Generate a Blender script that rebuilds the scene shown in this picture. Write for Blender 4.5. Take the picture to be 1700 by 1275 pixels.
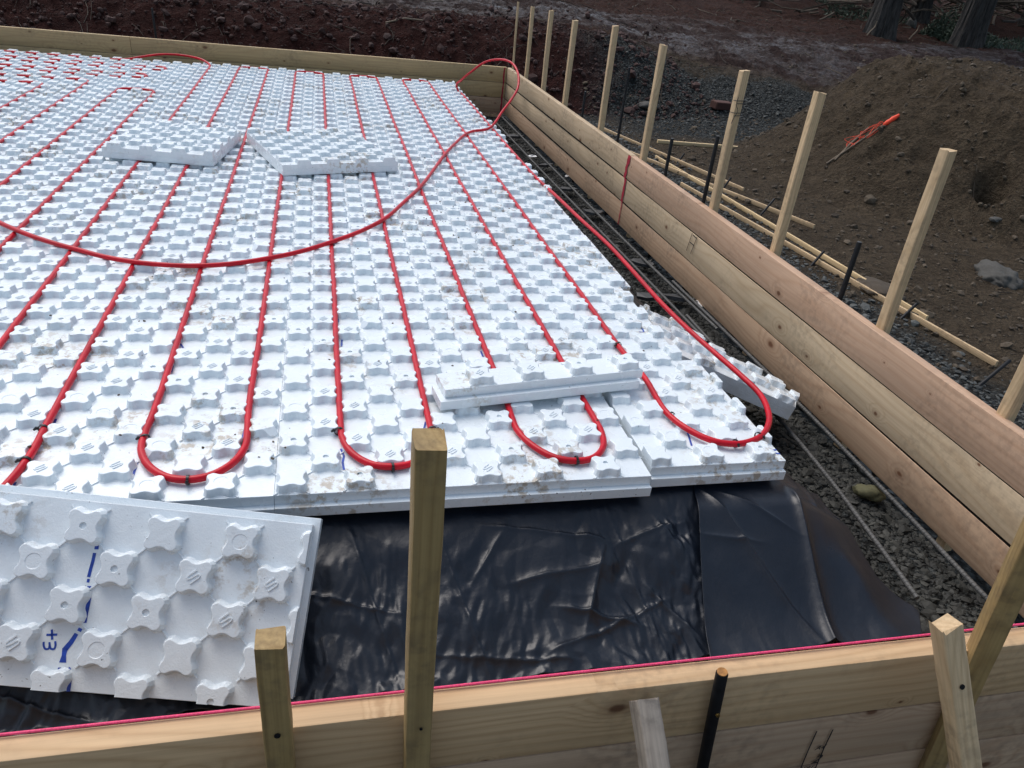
import bpy, bmesh, math, random
import numpy as np
from mathutils import Matrix, Vector, Euler

# ------------------------------------------------------------------ camera, sky, sun, exposure
S = bpy.context.scene
for o in list(bpy.data.objects): bpy.data.objects.remove(o)
COL = S.collection
CAM_LOC = (-0.0363, -1.5245, 1.0899)
CAM_ROT = (math.radians(60.252), math.radians(-5.988), math.radians(-12.557))
LENS = 26.64
cd = bpy.data.cameras.new('camera'); cam = bpy.data.objects.new('camera', cd); COL.objects.link(cam)
cam.location = CAM_LOC; cam.rotation_euler = CAM_ROT
cd.sensor_width = 36; cd.lens = LENS; cd.clip_start = 0.02; cd.clip_end = 500
S.camera = cam
SUN_EL, SUN_AZ = 58, -30           # azimuth from +Y towards +X
W = bpy.data.worlds.new('World'); S.world = W; W.use_nodes = True
nt = W.node_tree; nt.nodes.clear()
sky = nt.nodes.new('ShaderNodeTexSky'); sky.sky_type = 'NISHITA'; sky.sun_disc = False
sky.sun_elevation = math.radians(SUN_EL); sky.sun_rotation = math.radians(SUN_AZ)
sky.air_density = 1.0; sky.dust_density = 3.0; sky.ozone_density = 1.0
hs = nt.nodes.new('ShaderNodeHueSaturation'); hs.inputs['Saturation'].default_value = 0.80; hs.inputs['Hue'].default_value = 0.49
bg = nt.nodes.new('ShaderNodeBackground'); bg.inputs['Strength'].default_value = 0.14
wo = nt.nodes.new('ShaderNodeOutputWorld')
nt.links.new(sky.outputs[0], hs.inputs['Color']); nt.links.new(hs.outputs[0], bg.inputs[0]); nt.links.new(bg.outputs[0], wo.inputs[0])
sl = bpy.data.lights.new('sun', 'SUN'); sl.energy = 1.1; sl.angle = math.radians(45); sl.color = (1.0, 0.98, 0.95)
sun = bpy.data.objects.new('sun', sl); COL.objects.link(sun)
_el, _az = math.radians(SUN_EL), math.radians(SUN_AZ)
sun.rotation_euler = Vector((math.sin(_az)*math.cos(_el), math.cos(_az)*math.cos(_el), math.sin(_el))).to_track_quat('Z', 'Y').to_euler()
S.view_settings.view_transform = 'Standard'; S.view_settings.look = 'None'
S.view_settings.exposure = 0.38; S.view_settings.gamma = 1.0; S.view_settings.use_curve_mapping = False
S.render.engine = 'CYCLES'

rng = random.Random(7); nrg = np.random.default_rng(7)
P = 0.0762                       # knob pitch (3 inches)
KH = 0.021                       # knob height; z = 0 is the top of the laid knobs
BT = 0.053                       # foam base thickness

# ------------------------------------------------------------------ rays: find where a thing stands on a real plane / the ground
_R = np.array(Euler(CAM_ROT).to_matrix()); _C = np.array(CAM_LOC); _F = LENS/36*1700
def ray(px, py): return _R @ np.array([(px-850)/_F, -(py-637.5)/_F, -1.0])
def onz(px, py, z): d = ray(px, py); return _C + d*(z-_C[2])/d[2]
def ony(px, py, y): d = ray(px, py); return _C + d*(y-_C[1])/d[1]
def onx(px, py, x): d = ray(px, py); return _C + d*(x-_C[0])/d[0]

# ------------------------------------------------------------------ noise (numpy)
_perm = np.random.default_rng(3).permutation(512)
_ga = np.random.default_rng(4).uniform(0, 2*np.pi, 512)
def perlin(x, y):
    xi = np.floor(x).astype(int); yi = np.floor(y).astype(int); xf = x-xi; yf = y-yi
    u = xf*xf*xf*(xf*(xf*6-15)+10); v = yf*yf*yf*(yf*(yf*6-15)+10)
    def g(ix, iy, dx, dy):
        h = _ga[_perm[(_perm[ix & 511]+iy) & 511]]; return np.cos(h)*dx+np.sin(h)*dy
    a = g(xi, yi, xf, yf); b = g(xi+1, yi, xf-1, yf); c = g(xi, yi+1, xf, yf-1); d = g(xi+1, yi+1, xf-1, yf-1)
    return (a+(b-a)*u)+((c+(d-c)*u)-(a+(b-a)*u))*v
def fbm(x, y, o=4, gain=.5):
    s = 0; a = 1
    for k in range(o): s = s+a*perlin(x*2**k+17.3*k, y*2**k+9.1*k); a *= gain
    return s
def ridge(x, y, o=3):
    s = 0; a = 1
    for k in range(o): s = s+a*(1-2*np.abs(perlin(x*2**k+5.7*k, y*2**k+3.3*k))); a *= .5
    return s
def sstep(a, b, x):
    t = np.clip((x-a)/(b-a), 0, 1); return t*t*(3-2*t)

# ------------------------------------------------------------------ materials
def newmat(name):
    m = bpy.data.materials.new(name); m.use_nodes = True; t = m.node_tree
    return m, t, t.nodes['Principled BSDF'], t.nodes, t.links
def N(t, typ, **kw):
    n = t.nodes.new(typ)
    for k, v in kw.items():
        if k in n.inputs: n.inputs[k].default_value = v
        else: setattr(n, k, v)
    return n
def math_(t, op, a, b=None, c=None, clamp=False):
    n = t.nodes.new('ShaderNodeMath'); n.operation = op; n.use_clamp = clamp
    for i, v in enumerate((a, b, c)):
        if v is None: continue
        if isinstance(v, (int, float)): n.inputs[i].default_value = v
        else: t.links.new(v, n.inputs[i])
    return n.outputs[0]
def mix_(t, f, a, b, mode='MIX'):
    n = t.nodes.new('ShaderNodeMix'); n.data_type = 'RGBA'; n.blend_type = mode
    for sk, v in ((n.inputs[0], f), (n.inputs[6], a), (n.inputs[7], b)):
        if isinstance(v, (int, float)): sk.default_value = v
        elif isinstance(v, tuple): sk.default_value = (*v[:3], 1)
        else: t.links.new(v, sk)
    return n.outputs[2]
def noise_(t, vec, scale, detail=4, rough=.55, dim='3D'):
    n = t.nodes.new('ShaderNodeTexNoise'); n.noise_dimensions = dim
    n.inputs['Scale'].default_value = scale; n.inputs['Detail'].default_value = detail; n.inputs['Roughness'].default_value = rough
    if vec is not None: t.links.new(vec, n.inputs['Vector'])
    return n.outputs[0]
def mapr(t, v, a, b, c=0., d=1., smooth=False):
    n = t.nodes.new('ShaderNodeMapRange'); n.clamp = True
    if smooth: n.interpolation_type = 'SMOOTHSTEP'
    t.links.new(v, n.inputs[0])
    for i, x in enumerate((a, b, c, d)): n.inputs[i+1].default_value = x
    return n.outputs[0]
def vmul(t, v, s, add=None):
    n = t.nodes.new('ShaderNodeVectorMath'); n.operation = 'MULTIPLY'; t.links.new(v, n.inputs[0]); n.inputs[1].default_value = s
    if add is None: return n.outputs[0]
    m = t.nodes.new('ShaderNodeVectorMath'); m.operation = 'ADD'; t.links.new(n.outputs[0], m.inputs[0]); t.links.new(add, m.inputs[1]); return m.outputs[0]
def bump_(t, h, strength, dist):
    n = t.nodes.new('ShaderNodeBump'); n.inputs['Strength'].default_value = strength; n.inputs['Distance'].default_value = dist
    t.links.new(h, n.inputs['Height']); return n.outputs[0]

def make_foam():
    m, t, b, n, l = newmat('white_foam')
    pos = N(t, 'ShaderNodeNewGeometry').outputs['Position']
    big = noise_(t, pos, 2.3, 5, .6); fine = noise_(t, pos, 38, 4, .65); speck = noise_(t, pos, 120, 2, .5)
    col = mix_(t, mapr(t, big, .35, .7), (.765, .825, .855), (.69, .755, .79))
    # film of dried mud: brown smears here and there
    dirt = math_(t, 'MULTIPLY', mapr(t, noise_(t, pos, 3.1, 3, .5), .52, .64), mapr(t, fine, .50, .60))
    col = mix_(t, math_(t, 'MULTIPLY', dirt, .75), col, (.34, .26, .16))
    sp = math_(t, 'MULTIPLY', mapr(t, speck, .70, .76), mapr(t, noise_(t, pos, 9, 2), .48, .62))
    col = mix_(t, sp, col, (.05, .04, .03))
    rndo = N(t, 'ShaderNodeObjectInfo').outputs['Random']
    col = mix_(t, mapr(t, rndo, 0., 1., 0., .14), col, (.58, .62, .63))
    l.new(col, b.inputs['Base Color'])
    l.new(mapr(t, noise_(t, pos, 14, 3), .3, .7, .13, .36), b.inputs['Roughness'])
    b.inputs['Specular IOR Level'].default_value = .6
    h = math_(t, 'ADD', math_(t, 'MULTIPLY', noise_(t, pos, 60, 3), .6), math_(t, 'MULTIPLY', noise_(t, pos, 300, 2), .4))
    l.new(bump_(t, h, .35, .004), b.inputs['Normal'])
    return m
def make_foam_cut():
    m, t, b, n, l = newmat('cut_foam')
    pos = N(t, 'ShaderNodeNewGeometry').outputs['Position']
    vo = N(t, 'ShaderNodeTexVoronoi', Scale=230.); l.new(pos, vo.inputs['Vector'])
    col = mix_(t, mapr(t, noise_(t, pos, 12, 4), .4, .7), (.66, .70, .72), (.50, .51, .50))
    l.new(col, b.inputs['Base Color']); b.inputs['Roughness'].default_value = .75
    l.new(bump_(t, vo.outputs['Distance'], .5, .002), b.inputs['Normal'])
    return m
def make_wood(name, early, late, knot=(.12, .045, .02), ring=13., knots=True, dirt=.35, grey=0., seed=0., contrast=.55, fibre=.38, kn_on=.45):
    m, t, b, n, l = newmat(name)
    tc = N(t, 'ShaderNodeTexCoord').outputs['Object']
    oi = N(t, 'ShaderNodeObjectInfo').outputs['Random']
    off = N(t, 'ShaderNodeCombineXYZ'); l.new(math_(t, 'MULTIPLY', oi, 37.+seed), off.inputs[0]); l.new(math_(t, 'MULTIPLY', oi, 11.), off.inputs[1]); l.new(math_(t, 'MULTIPLY', oi, 5.), off.inputs[2])
    sep = N(t, 'ShaderNodeSeparateXYZ'); l.new(tc, sep.inputs[0])
    warp = noise_(t, vmul(t, tc, (.55, 3., 3.2), off.outputs[0]), 1.6, 2, .5)
    v = math_(t, 'ADD', math_(t, 'MULTIPLY', sep.outputs[2], ring*4), math_(t, 'MULTIPLY', warp, ring*1.1))
    v = math_(t, 'ADD', v, math_(t, 'MULTIPLY', sep.outputs[1], ring*2))
    kn = None
    if knots:
        vo = N(t, 'ShaderNodeTexVoronoi', Scale=1.); vo.feature = 'F1'
        vo.voronoi_dimensions = '2D'; cx = N(t, 'ShaderNodeCombineXYZ')
        l.new(math_(t, 'ADD', math_(t, 'MULTIPLY', sep.outputs[0], 4.6), math_(t, 'MULTIPLY', oi, 37.+seed)), cx.inputs[0]); l.new(math_(t, 'ADD', math_(t, 'MULTIPLY', sep.outputs[2], 7.5), math_(t, 'MULTIPLY', oi, 13.)), cx.inputs[1]); l.new(cx.outputs[0], vo.inputs['Vector'])
        on = mapr(t, N_sep(t, vo.outputs['Color']), kn_on, kn_on+.01)
        d = math_(t, 'ADD', vo.outputs['Distance'], math_(t, 'MULTIPLY', math_(t, 'SUBTRACT', noise_(t, tc, 55, 2), .5), .05))
        sg = t.nodes.new('ShaderNodeSeparateColor'); l.new(vo.outputs['Color'], sg.inputs[0])
        d = math_(t, 'DIVIDE', d, math_(t, 'ADD', math_(t, 'MULTIPLY', math_(t, 'POWER', sg.outputs[1], 2.), 1.5), .35))
        swirl = math_(t, 'MULTIPLY', mapr(t, d, .0, .34, 1., 0., True), on)
        v = math_(t, 'ADD', v, math_(t, 'MULTIPLY', swirl, 2.6))
        kn = math_(t, 'MULTIPLY', mapr(t, d, .03, .062, .85, 0.), on)
        halo = math_(t, 'MULTIPLY', mapr(t, d, .04, .13, .5, 0.), on)
    r = math_(t, 'FRACT', v)
    r = mapr(t, math_(t, 'ABSOLUTE', math_(t, 'SUBTRACT', math_(t, 'MULTIPLY', r, 2.), 1.)), .05, .95)
    fib = noise_(t, vmul(t, tc, (2.6, 150., 150.), off.outputs[0]), 1., 4, .65)
    mott = noise_(t, vmul(t, tc, (1.2, 7., 7.), off.outputs[0]), 1.5, 4, .6)
    col = mix_(t, math_(t, 'MULTIPLY', math_(t, 'POWER', r, 2.2), contrast), early, late)
    col = mix_(t, mapr(t, fib, .3, .75, 0., fibre), col, tuple(c*.55 for c in late))
    col = mix_(t, mapr(t, mott, .35, .72, 0., .5), col, tuple(.6*c+.02 for c in early))
    if kn is not None:
        col = mix_(t, halo, col, tuple(.6*a+.4*c for a, c in zip(knot, late)))
        col = mix_(t, kn, col, knot)
    dn = math_(t, 'MULTIPLY', mapr(t, noise_(t, tc, 4.3, 5, .65), .44, .70), mapr(t, noise_(t, tc, 45, 3), .42, .62))
    col = mix_(t, math_(t, 'MULTIPLY', dn, dirt), col, (.07, .055, .045))
    if grey: col = mix_(t, grey, col, (.33, .32, .30))
    l.new(col, b.inputs['Base Color'])
    b.inputs['Roughness'].default_value = .62; b.inputs['Specular IOR Level'].default_value = .3
    h = math_(t, 'ADD', math_(t, 'MULTIPLY', fib, .6), math_(t, 'MULTIPLY', r, .4))
    l.new(bump_(t, h, .3, .0015), b.inputs['Normal'])
    return m
def N_sep(t, c):
    s = t.nodes.new('ShaderNodeSeparateColor'); t.links.new(c, s.inputs[0]); return s.outputs[0]
def simple(name, col, rough=.5, spec=.5, metal=0., nscale=40., var=.25, bump=.2, bd=.002, coat=0.):
    m, t, b, n, l = newmat(name)
    tc = N(t, 'ShaderNodeTexCoord').outputs['Object']
    v = noise_(t, tc, nscale, 4, .6)
    c = mix_(t, mapr(t, v, .3, .7), tuple(x*(1-var) for x in col), tuple(min(1, x*(1+var)) for x in col))
    l.new(c, b.inputs['Base Color']); b.inputs['Roughness'].default_value = rough
    b.inputs['Specular IOR Level'].default_value = spec; b.inputs['Metallic'].default_value = metal
    b.inputs['Coat Weight'].default_value = coat; b.inputs['Coat Roughness'].default_value = .15
    if bump: l.new(bump_(t, v, bump, bd), b.inputs['Normal'])
    return m
def make_poly():
    m, t, b, n, l = newmat('black_plastic_film')
    pos = N(t, 'ShaderNodeNewGeometry').outputs['Position']
    dust = mapr(t, noise_(t, pos, 5, 5, .65), .45, .75)
    col = mix_(t, math_(t, 'MULTIPLY', dust, .5), (.005, .0085, .016), (.012, .0165, .025))
    drops = N(t, 'ShaderNodeTexVoronoi', Scale=95.); l.new(pos, drops.inputs['Vector'])
    dm = math_(t, 'MULTIPLY', mapr(t, drops.outputs['Distance'], .16, .30, 1., 0.), mapr(t, noise_(t, pos, 22, 2), .52, .58))
    l.new(col, b.inputs['Base Color'])
    rr = mapr(t, noise_(t, pos, 9, 4, .6), .3, .7, .27, .44)
    l.new(rr, b.inputs['Roughness']); b.inputs['Specular IOR Level'].default_value = .48
    h = math_(t, 'ADD', math_(t, 'MULTIPLY', noise_(t, pos, 42, 4, .6), 1.), math_(t, 'MULTIPLY', dm, .12))
    l.new(bump_(t, h, .25, .004), b.inputs['Normal'])
    return m
def make_ground():
    m, t, b, n, l = newmat('soil_and_gravel')
    pos = N(t, 'ShaderNodeNewGeometry').outputs['Position']
    at = N(t, 'ShaderNodeAttribute'); at.attribute_name = 'soil'
    s = N(t, 'ShaderNodeSeparateColor'); l.new(at.outputs['Color'], s.inputs[0])
    f1 = noise_(t, pos, 7, 6, .65); f2 = noise_(t, pos, 55, 4, .65); f3 = noise_(t, pos, 1.4, 4, .6)
    fm = noise_(t, pos, 21, 5, .7)
    sand = mix_(t, mapr(t, f1, .3, .7), (.060, .044, .0285), (.112, .084, .055))
    sand = mix_(t, mapr(t, fm, .48, .68, 0, .75), sand, (.020, .0135, .0085))
    sand = mix_(t, mapr(t, f2, .52, .7, 0, .55), sand, (.16, .128, .088))
    red = mix_(t, mapr(t, f1, .35, .7), (.026, .0075, .006), (.052, .016, .0125))
    red = mix_(t, mapr(t, f2, .55, .72, 0, .5), red, (.060, .034, .029))
    mud = mix_(t, mapr(t, f1, .3, .7), (.034, .0195, .017), (.062, .040, .036))
    mud = mix_(t, mapr(t, fm, .5, .68, 0, .7), mud, (.016, .0085, .0075))
    mud = mix_(t, mapr(t, f2, .56, .7, 0, .5), mud, (.065, .050, .045))
    vo = N(t, 'ShaderNodeTexVoronoi', Scale=42.); l.new(pos, vo.inputs['Vector'])
    gcol = N_sep(t, vo.outputs['Color'])
    grav = mix_(t, gcol, (.035, .040, .040), (.115, .125, .122))
    grav = mix_(t, mapr(t, vo.outputs['Distance'], .35, .65, 0, .85), grav, (.018, .018, .017))
    col = mix_(t, s.outputs[0], sand, red)
    col = mix_(t, s.outputs[1], col, grav)
    col = mix_(t, s.outputs[2], col, mud)
    l.new(col, b.inputs['Base Color'])
    wet = math_(t, 'MULTIPLY', s.outputs[2], mapr(t, math_(t, 'ADD', math_(t, 'MULTIPLY', f3, .6), math_(t, 'MULTIPLY', f1, .4)), .47, .60))
    l.new(mapr(t, wet, 0, 1, .9, .34), b.inputs['Roughness'])
    l.new(mapr(t, wet, 0, 1, .12, .48), b.inputs['Specular IOR Level'])
    h = math_(t, 'ADD', math_(t, 'ADD', math_(t, 'MULTIPLY', f2, .5), math_(t, 'MULTIPLY', fm, 1.)), math_(t, 'MULTIPLY', f1, .8))
    h = math_(t, 'ADD', h, math_(t, 'MULTIPLY', math_(t, 'MULTIPLY', vo.outputs['Distance'], s.outputs[1]), -.7))
    l.new(bump_(t, h, 1., .09), b.inputs['Normal'])
    return m
def make_bark():
    m, t, b, n, l = newmat('furrowed_grey_bark')
    tc = N(t, 'ShaderNodeTexCoord').outputs['Object']; v = noise_(t, vmul(t, tc, (9., 9., 1.6)), 2.2, 5, .65)
    l.new(mix_(t, mapr(t, v, .35, .65), (.012, .0105, .0095), (.060, .055, .050)), b.inputs['Base Color']); b.inputs['Roughness'].default_value = .95
    l.new(bump_(t, v, 1., .06), b.inputs['Normal']); return m
def make_stone(name, a, b_, rough=.8):
    m, t, b, n, l = newmat(name)
    pos = N(t, 'ShaderNodeNewGeometry'); rnd = pos.outputs['Random Per Island']
    col = mix_(t, rnd, a, b_)
    col = mix_(t, mapr(t, noise_(t, pos.outputs['Position'], 90, 3), .4, .7, 0, .45), col, tuple(x*.5 for x in a))
    l.new(col, b.inputs['Base Color']); b.inputs['Roughness'].default_value = rough
    l.new(bump_(t, noise_(t, pos.outputs['Position'], 160, 3), .4, .003), b.inputs['Normal'])
    return m

M = dict(
 foam=make_foam(), cut=make_foam_cut(), poly=make_poly(), ground=make_ground(),
 wood_pink=make_wood('fresh_pinkish_lumber', (.62, .415, .28), (.47, .275, .16), ring=8, contrast=.45, kn_on=.6),
 wood_tan=make_wood('tan_lumber', (.64, .495, .325), (.46, .315, .18), ring=8, seed=3, kn_on=.3),
 wood_grey=make_wood('dull_tan_lumber', (.58, .44, .285), (.43, .30, .175), ring=7, dirt=.45, seed=7, contrast=.5, kn_on=.5),
 wood_brown=make_wood('brown_lumber', (.54, .375, .245), (.38, .225, .13), ring=8, dirt=.45, seed=9, kn_on=.62),
 wood_front=make_wood('foreground_lumber', (.72, .49, .275), (.48, .285, .135), ring=10, dirt=.3, seed=11, kn_on=.38),
 wood_yellow=make_wood('pale_yellow_lumber', (.80, .60, .34), (.62, .42, .20), ring=12, dirt=.2, seed=12, knots=False),
 wood_back=make_wood('olive_tan_lumber', (.54, .39, .20), (.40, .265, .125), ring=7, dirt=.3, seed=13, kn_on=.5),
 wood_stake=make_wood('pale_stake_wood', (.74, .545, .325), (.50, .33, .17), ring=22, knots=False, dirt=.5, seed=17, contrast=.55, fibre=.6),
 wood_treated=make_wood('greenish_treated_stake_wood', (.44, .305, .13), (.27, .17, .065), ring=20, knots=False, dirt=.6, seed=19, contrast=.5, fibre=.6),
 wood_weathered=make_wood('weathered_grey_stake_wood', (.37, .32, .265), (.13, .105, .08), ring=20, knots=False, dirt=.8, seed=23, contrast=.2, fibre=.75),
 red=simple('red_plastic_pipe', (.50, .004, .016), rough=.32, spec=.28, nscale=9, var=.22, bump=.0, coat=.0),
 tie=simple('black_nylon', (.006, .006, .006), rough=.4, bump=0),
 steel=simple('black_steel', (.006, .0065, .008), rough=.5, spec=.3, nscale=60, var=.4, bump=.15, bd=.001),
 rebar=simple('weathered_grey_rebar', (.075, .075, .072), rough=.6, spec=.5, nscale=50, var=.45, bump=.3, bd=.001),
 rust=simple('orange_rust', (.33, .15, .04), rough=.8, nscale=90, var=.4),
 pink=simple('pink_string', (.80, .06, .17), rough=.6, nscale=300, bump=.2, bd=.0005),
 redpaint=simple('red_marking_paint', (.36, .014, .035), rough=.7, nscale=50, var=.4, bump=0),
 blue=simple('blue_marker', (.010, .055, .36), rough=.5, nscale=60, var=.35, bump=0),
 ink=simple('black_stamp_ink', (.012, .010, .010), rough=.8, nscale=80, var=.3, bump=0),
 screw=simple('brass_screw', (.35, .24, .08), rough=.35, metal=.9, nscale=80, bump=0),
 slate=simple('dark_slate', (.040, .043, .046), rough=.55, nscale=25, var=.35, bump=.3, bd=.003),
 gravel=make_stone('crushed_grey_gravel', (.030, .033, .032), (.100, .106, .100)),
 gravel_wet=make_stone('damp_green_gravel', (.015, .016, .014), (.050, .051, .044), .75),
 clod=make_stone('red_soil_clods', (.024, .0085, .0068), (.070, .035, .029), .9),
 sandclod=make_stone('brown_soil_clods', (.050, .037, .024), (.11, .084, .056), .9),
 rock=make_stone('grey_rock', (.062, .059, .052), (.080, .077, .069), .85),
 mossrock=make_stone('mossy_yellow_rock', (.085, .082, .04), (.10, .095, .045), .85),
 brick=make_stone('dark_red_brick', (.075, .030, .022), (.085, .035, .026), .9),
 bark=make_bark(), bark_plain=simple('grey_bark', (.026, .025, .024), rough=.9, nscale=9, var=.5, bump=.8, bd=.03),
 twig=make_stone('dry_twigs', (.025, .018, .013), (.12, .095, .07), .9),
 paletwig=simple('pale_dry_stick', (.17, .13, .09), rough=.8, nscale=30),
 leaf=make_stone('grey_green_leaves', (.030, .050, .030), (.075, .10, .065), .7),
 needles=make_stone('dark_conifer_needles', (.012, .026, .014), (.030, .050, .028), .7),
 orange=simple('orange_string', (.85, .06, .015), rough=.6, nscale=120, bump=.3, bd=.001),
 paper=simple('white_scrap', (.75, .75, .74), rough=.6, nscale=40),
 jointshade=simple('dark_joint_shade', (.008, .0065, .005), rough=.9, spec=.1, nscale=60, var=.4),  # near-black colour standing in for the shade in board joints
 wire=simple('black_tie_wire', (.01, .01, .01), rough=.5, bump=0),
)

# ------------------------------------------------------------------ object helpers
def tag(o, label=None, cat=None, group=None, kind=None):
    for k, v in (('label', label), ('category', cat), ('group', group), ('kind', kind)):
        if v: o[k] = v
    return o
def empty(name, label, cat, loc=(0, 0, 0), rot=None, group=None):
    o = bpy.data.objects.new(name, None); COL.objects.link(o); o.location = loc; o.empty_display_size = .05
    if rot is not None: o.rotation_euler = rot
    return tag(o, label, cat, group)
def mkmesh(name, v, f, mat, sharp=None):
    me = bpy.data.meshes.new(name); me.from_pydata([tuple(a) for a in v], [], f)
    if mat: me.materials.append(mat)
    if sharp is not None:
        me.polygons.foreach_set('use_smooth', [True]*len(me.polygons)); me.set_sharp_from_angle(angle=math.radians(sharp))
    me.update(); return me
def obj(name, me, parent=None, loc=None, rot=None):
    o = bpy.data.objects.new(name, me); COL.objects.link(o)
    if parent is not None: o.parent = parent
    if loc is not None: o.location = loc
    if rot is not None: o.rotation_euler = rot
    return o
class MB:
    def __init__(s): s.v = []; s.f = []
    def add(s, v, f): n = len(s.v); s.v += [tuple(a) for a in v]; s.f += [tuple(i+n for i in q) for q in f]; return s
    def box(s, x0, x1, y0, y1, z0, z1):
        return s.add([(x0, y0, z0), (x1, y0, z0), (x1, y1, z0), (x0, y1, z0), (x0, y0, z1), (x1, y0, z1), (x1, y1, z1), (x0, y1, z1)],
                     [(0, 3, 2, 1), (4, 5, 6, 7), (0, 1, 5, 4), (1, 2, 6, 5), (2, 3, 7, 6), (3, 0, 4, 7)])
    def tube(s, pts, r, n=10, caps=True, flat=1.):
        pts = [Vector(p) for p in pts]; k = len(pts); v = []; f = []
        ref = Vector((0, 0, 1)); 
        for i, p in enumerate(pts):
            t = (pts[min(i+1, k-1)]-pts[max(i-1, 0)]).normalized()
            if abs(t.dot(ref)) > .97: a = t.cross(Vector((0, 1, 0))).normalized()
            else: a = t.cross(ref).normalized()
            b = a.cross(t); rr = r[i] if isinstance(r, (list, tuple)) else r
            for j in range(n):
                th = 2*math.pi*j/n; v.append(p+a*(math.cos(th)*rr)+b*(math.sin(th)*rr*flat))
        for i in range(k-1):
            for j in range(n): f.append((i*n+j, i*n+(j+1) % n, (i+1)*n+(j+1) % n, (i+1)*n+j))
        if caps: f.append(tuple(range(n-1, -1, -1))); f.append(tuple((k-1)*n+j for j in range(n)))
        return s.add(v, f)
    def build(s, name, mat, parent=None, sharp=None, loc=None, rot=None): return obj(name, mkmesh(name, s.v, s.f, mat, sharp), parent, loc, rot)
def lumber(length, th, wd, seg=None, ease=.003, bow=0., end_tilt=0., seed=0, ragged=.0006):
    """board: x along the length (0..length), y through the thickness (0..th), z across the width (0..wd), eased edges, a little bow"""
    r = random.Random(seed); e = ease; q = e*.3
    prof = [(e, 0), (th-e, 0), (th-q, q), (th, e), (th, wd-e), (th-q, wd-q), (th-e, wd), (e, wd), (q, wd-q), (0, wd-e), (0, e), (q, q)]
    seg = seg or max(1, int(length/.25)); v = []; f = []; n = len(prof)
    ph = r.uniform(0, 6); 
    for i in range(seg+1):
        x = length*i/seg; u = i/seg
        dy = bow*math.sin(math.pi*u)+.0008*math.sin(ph+9*u); dz = .0012*math.sin(ph*2+7*u)
        for (y, z) in prof: v.append((x+(end_tilt*z+r.uniform(-ragged, ragged) if i == seg else 0), y+dy+r.uniform(-1, 1)*e*.12, z+dz+r.uniform(-1, 1)*e*.12))
    for i in range(seg):
        for j in range(n): f.append((i*n+j, i*n+(j+1) % n, (i+1)*n+(j+1) % n, (i+1)*n+j))
    f.append(tuple(range(n-1, -1, -1))); f.append(tuple(seg*n+j for j in range(n)))
    return v, f
def frame(o, xdir, zdir):
    x = Vector(xdir).normalized(); z = Vector(zdir); y = z.cross(x).normalized(); z = x.cross(y)
    o.rotation_euler = Matrix((x, y, z)).transposed().to_euler()
def smooth_path(pts, step=.02):
    pts = [np.array(p, float) for p in pts]; out = []
    q = [2*pts[0]-pts[1]]+pts+[2*pts[-1]-pts[-2]]
    for i in range(1, len(q)-2):
        p0, p1, p2, p3 = q[i-1:i+3]; n = max(2, int(np.linalg.norm(p2-p1)/step))
        # centripetal-ish: scale tangents by the segment length
        L = np.linalg.norm(p2-p1); a = np.linalg.norm(p1-p0)+1e-9; c = np.linalg.norm(p3-p2)+1e-9
        m1 = L*((p1-p0)/a*.5+(p2-p1)/L*.5) if L > 0 else p2-p1; m2 = L*((p2-p1)/L*.5+(p3-p2)/c*.5) if L > 0 else p2-p1
        for k in range(n):
            t = k/n; h = (2*t**3-3*t*t+1, t**3-2*t*t+t, -2*t**3+3*t*t, t**3-t*t)
            out.append(h[0]*p1+h[1]*m1+h[2]*p2+h[3]*m2)
    out.append(pts[-1]); return out
#ORD = english ordinals
ORD = ['first', 'second', 'third', 'fourth', 'fifth', 'sixth', 'seventh', 'eighth', 'ninth', 'tenth', 'eleventh']

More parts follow.
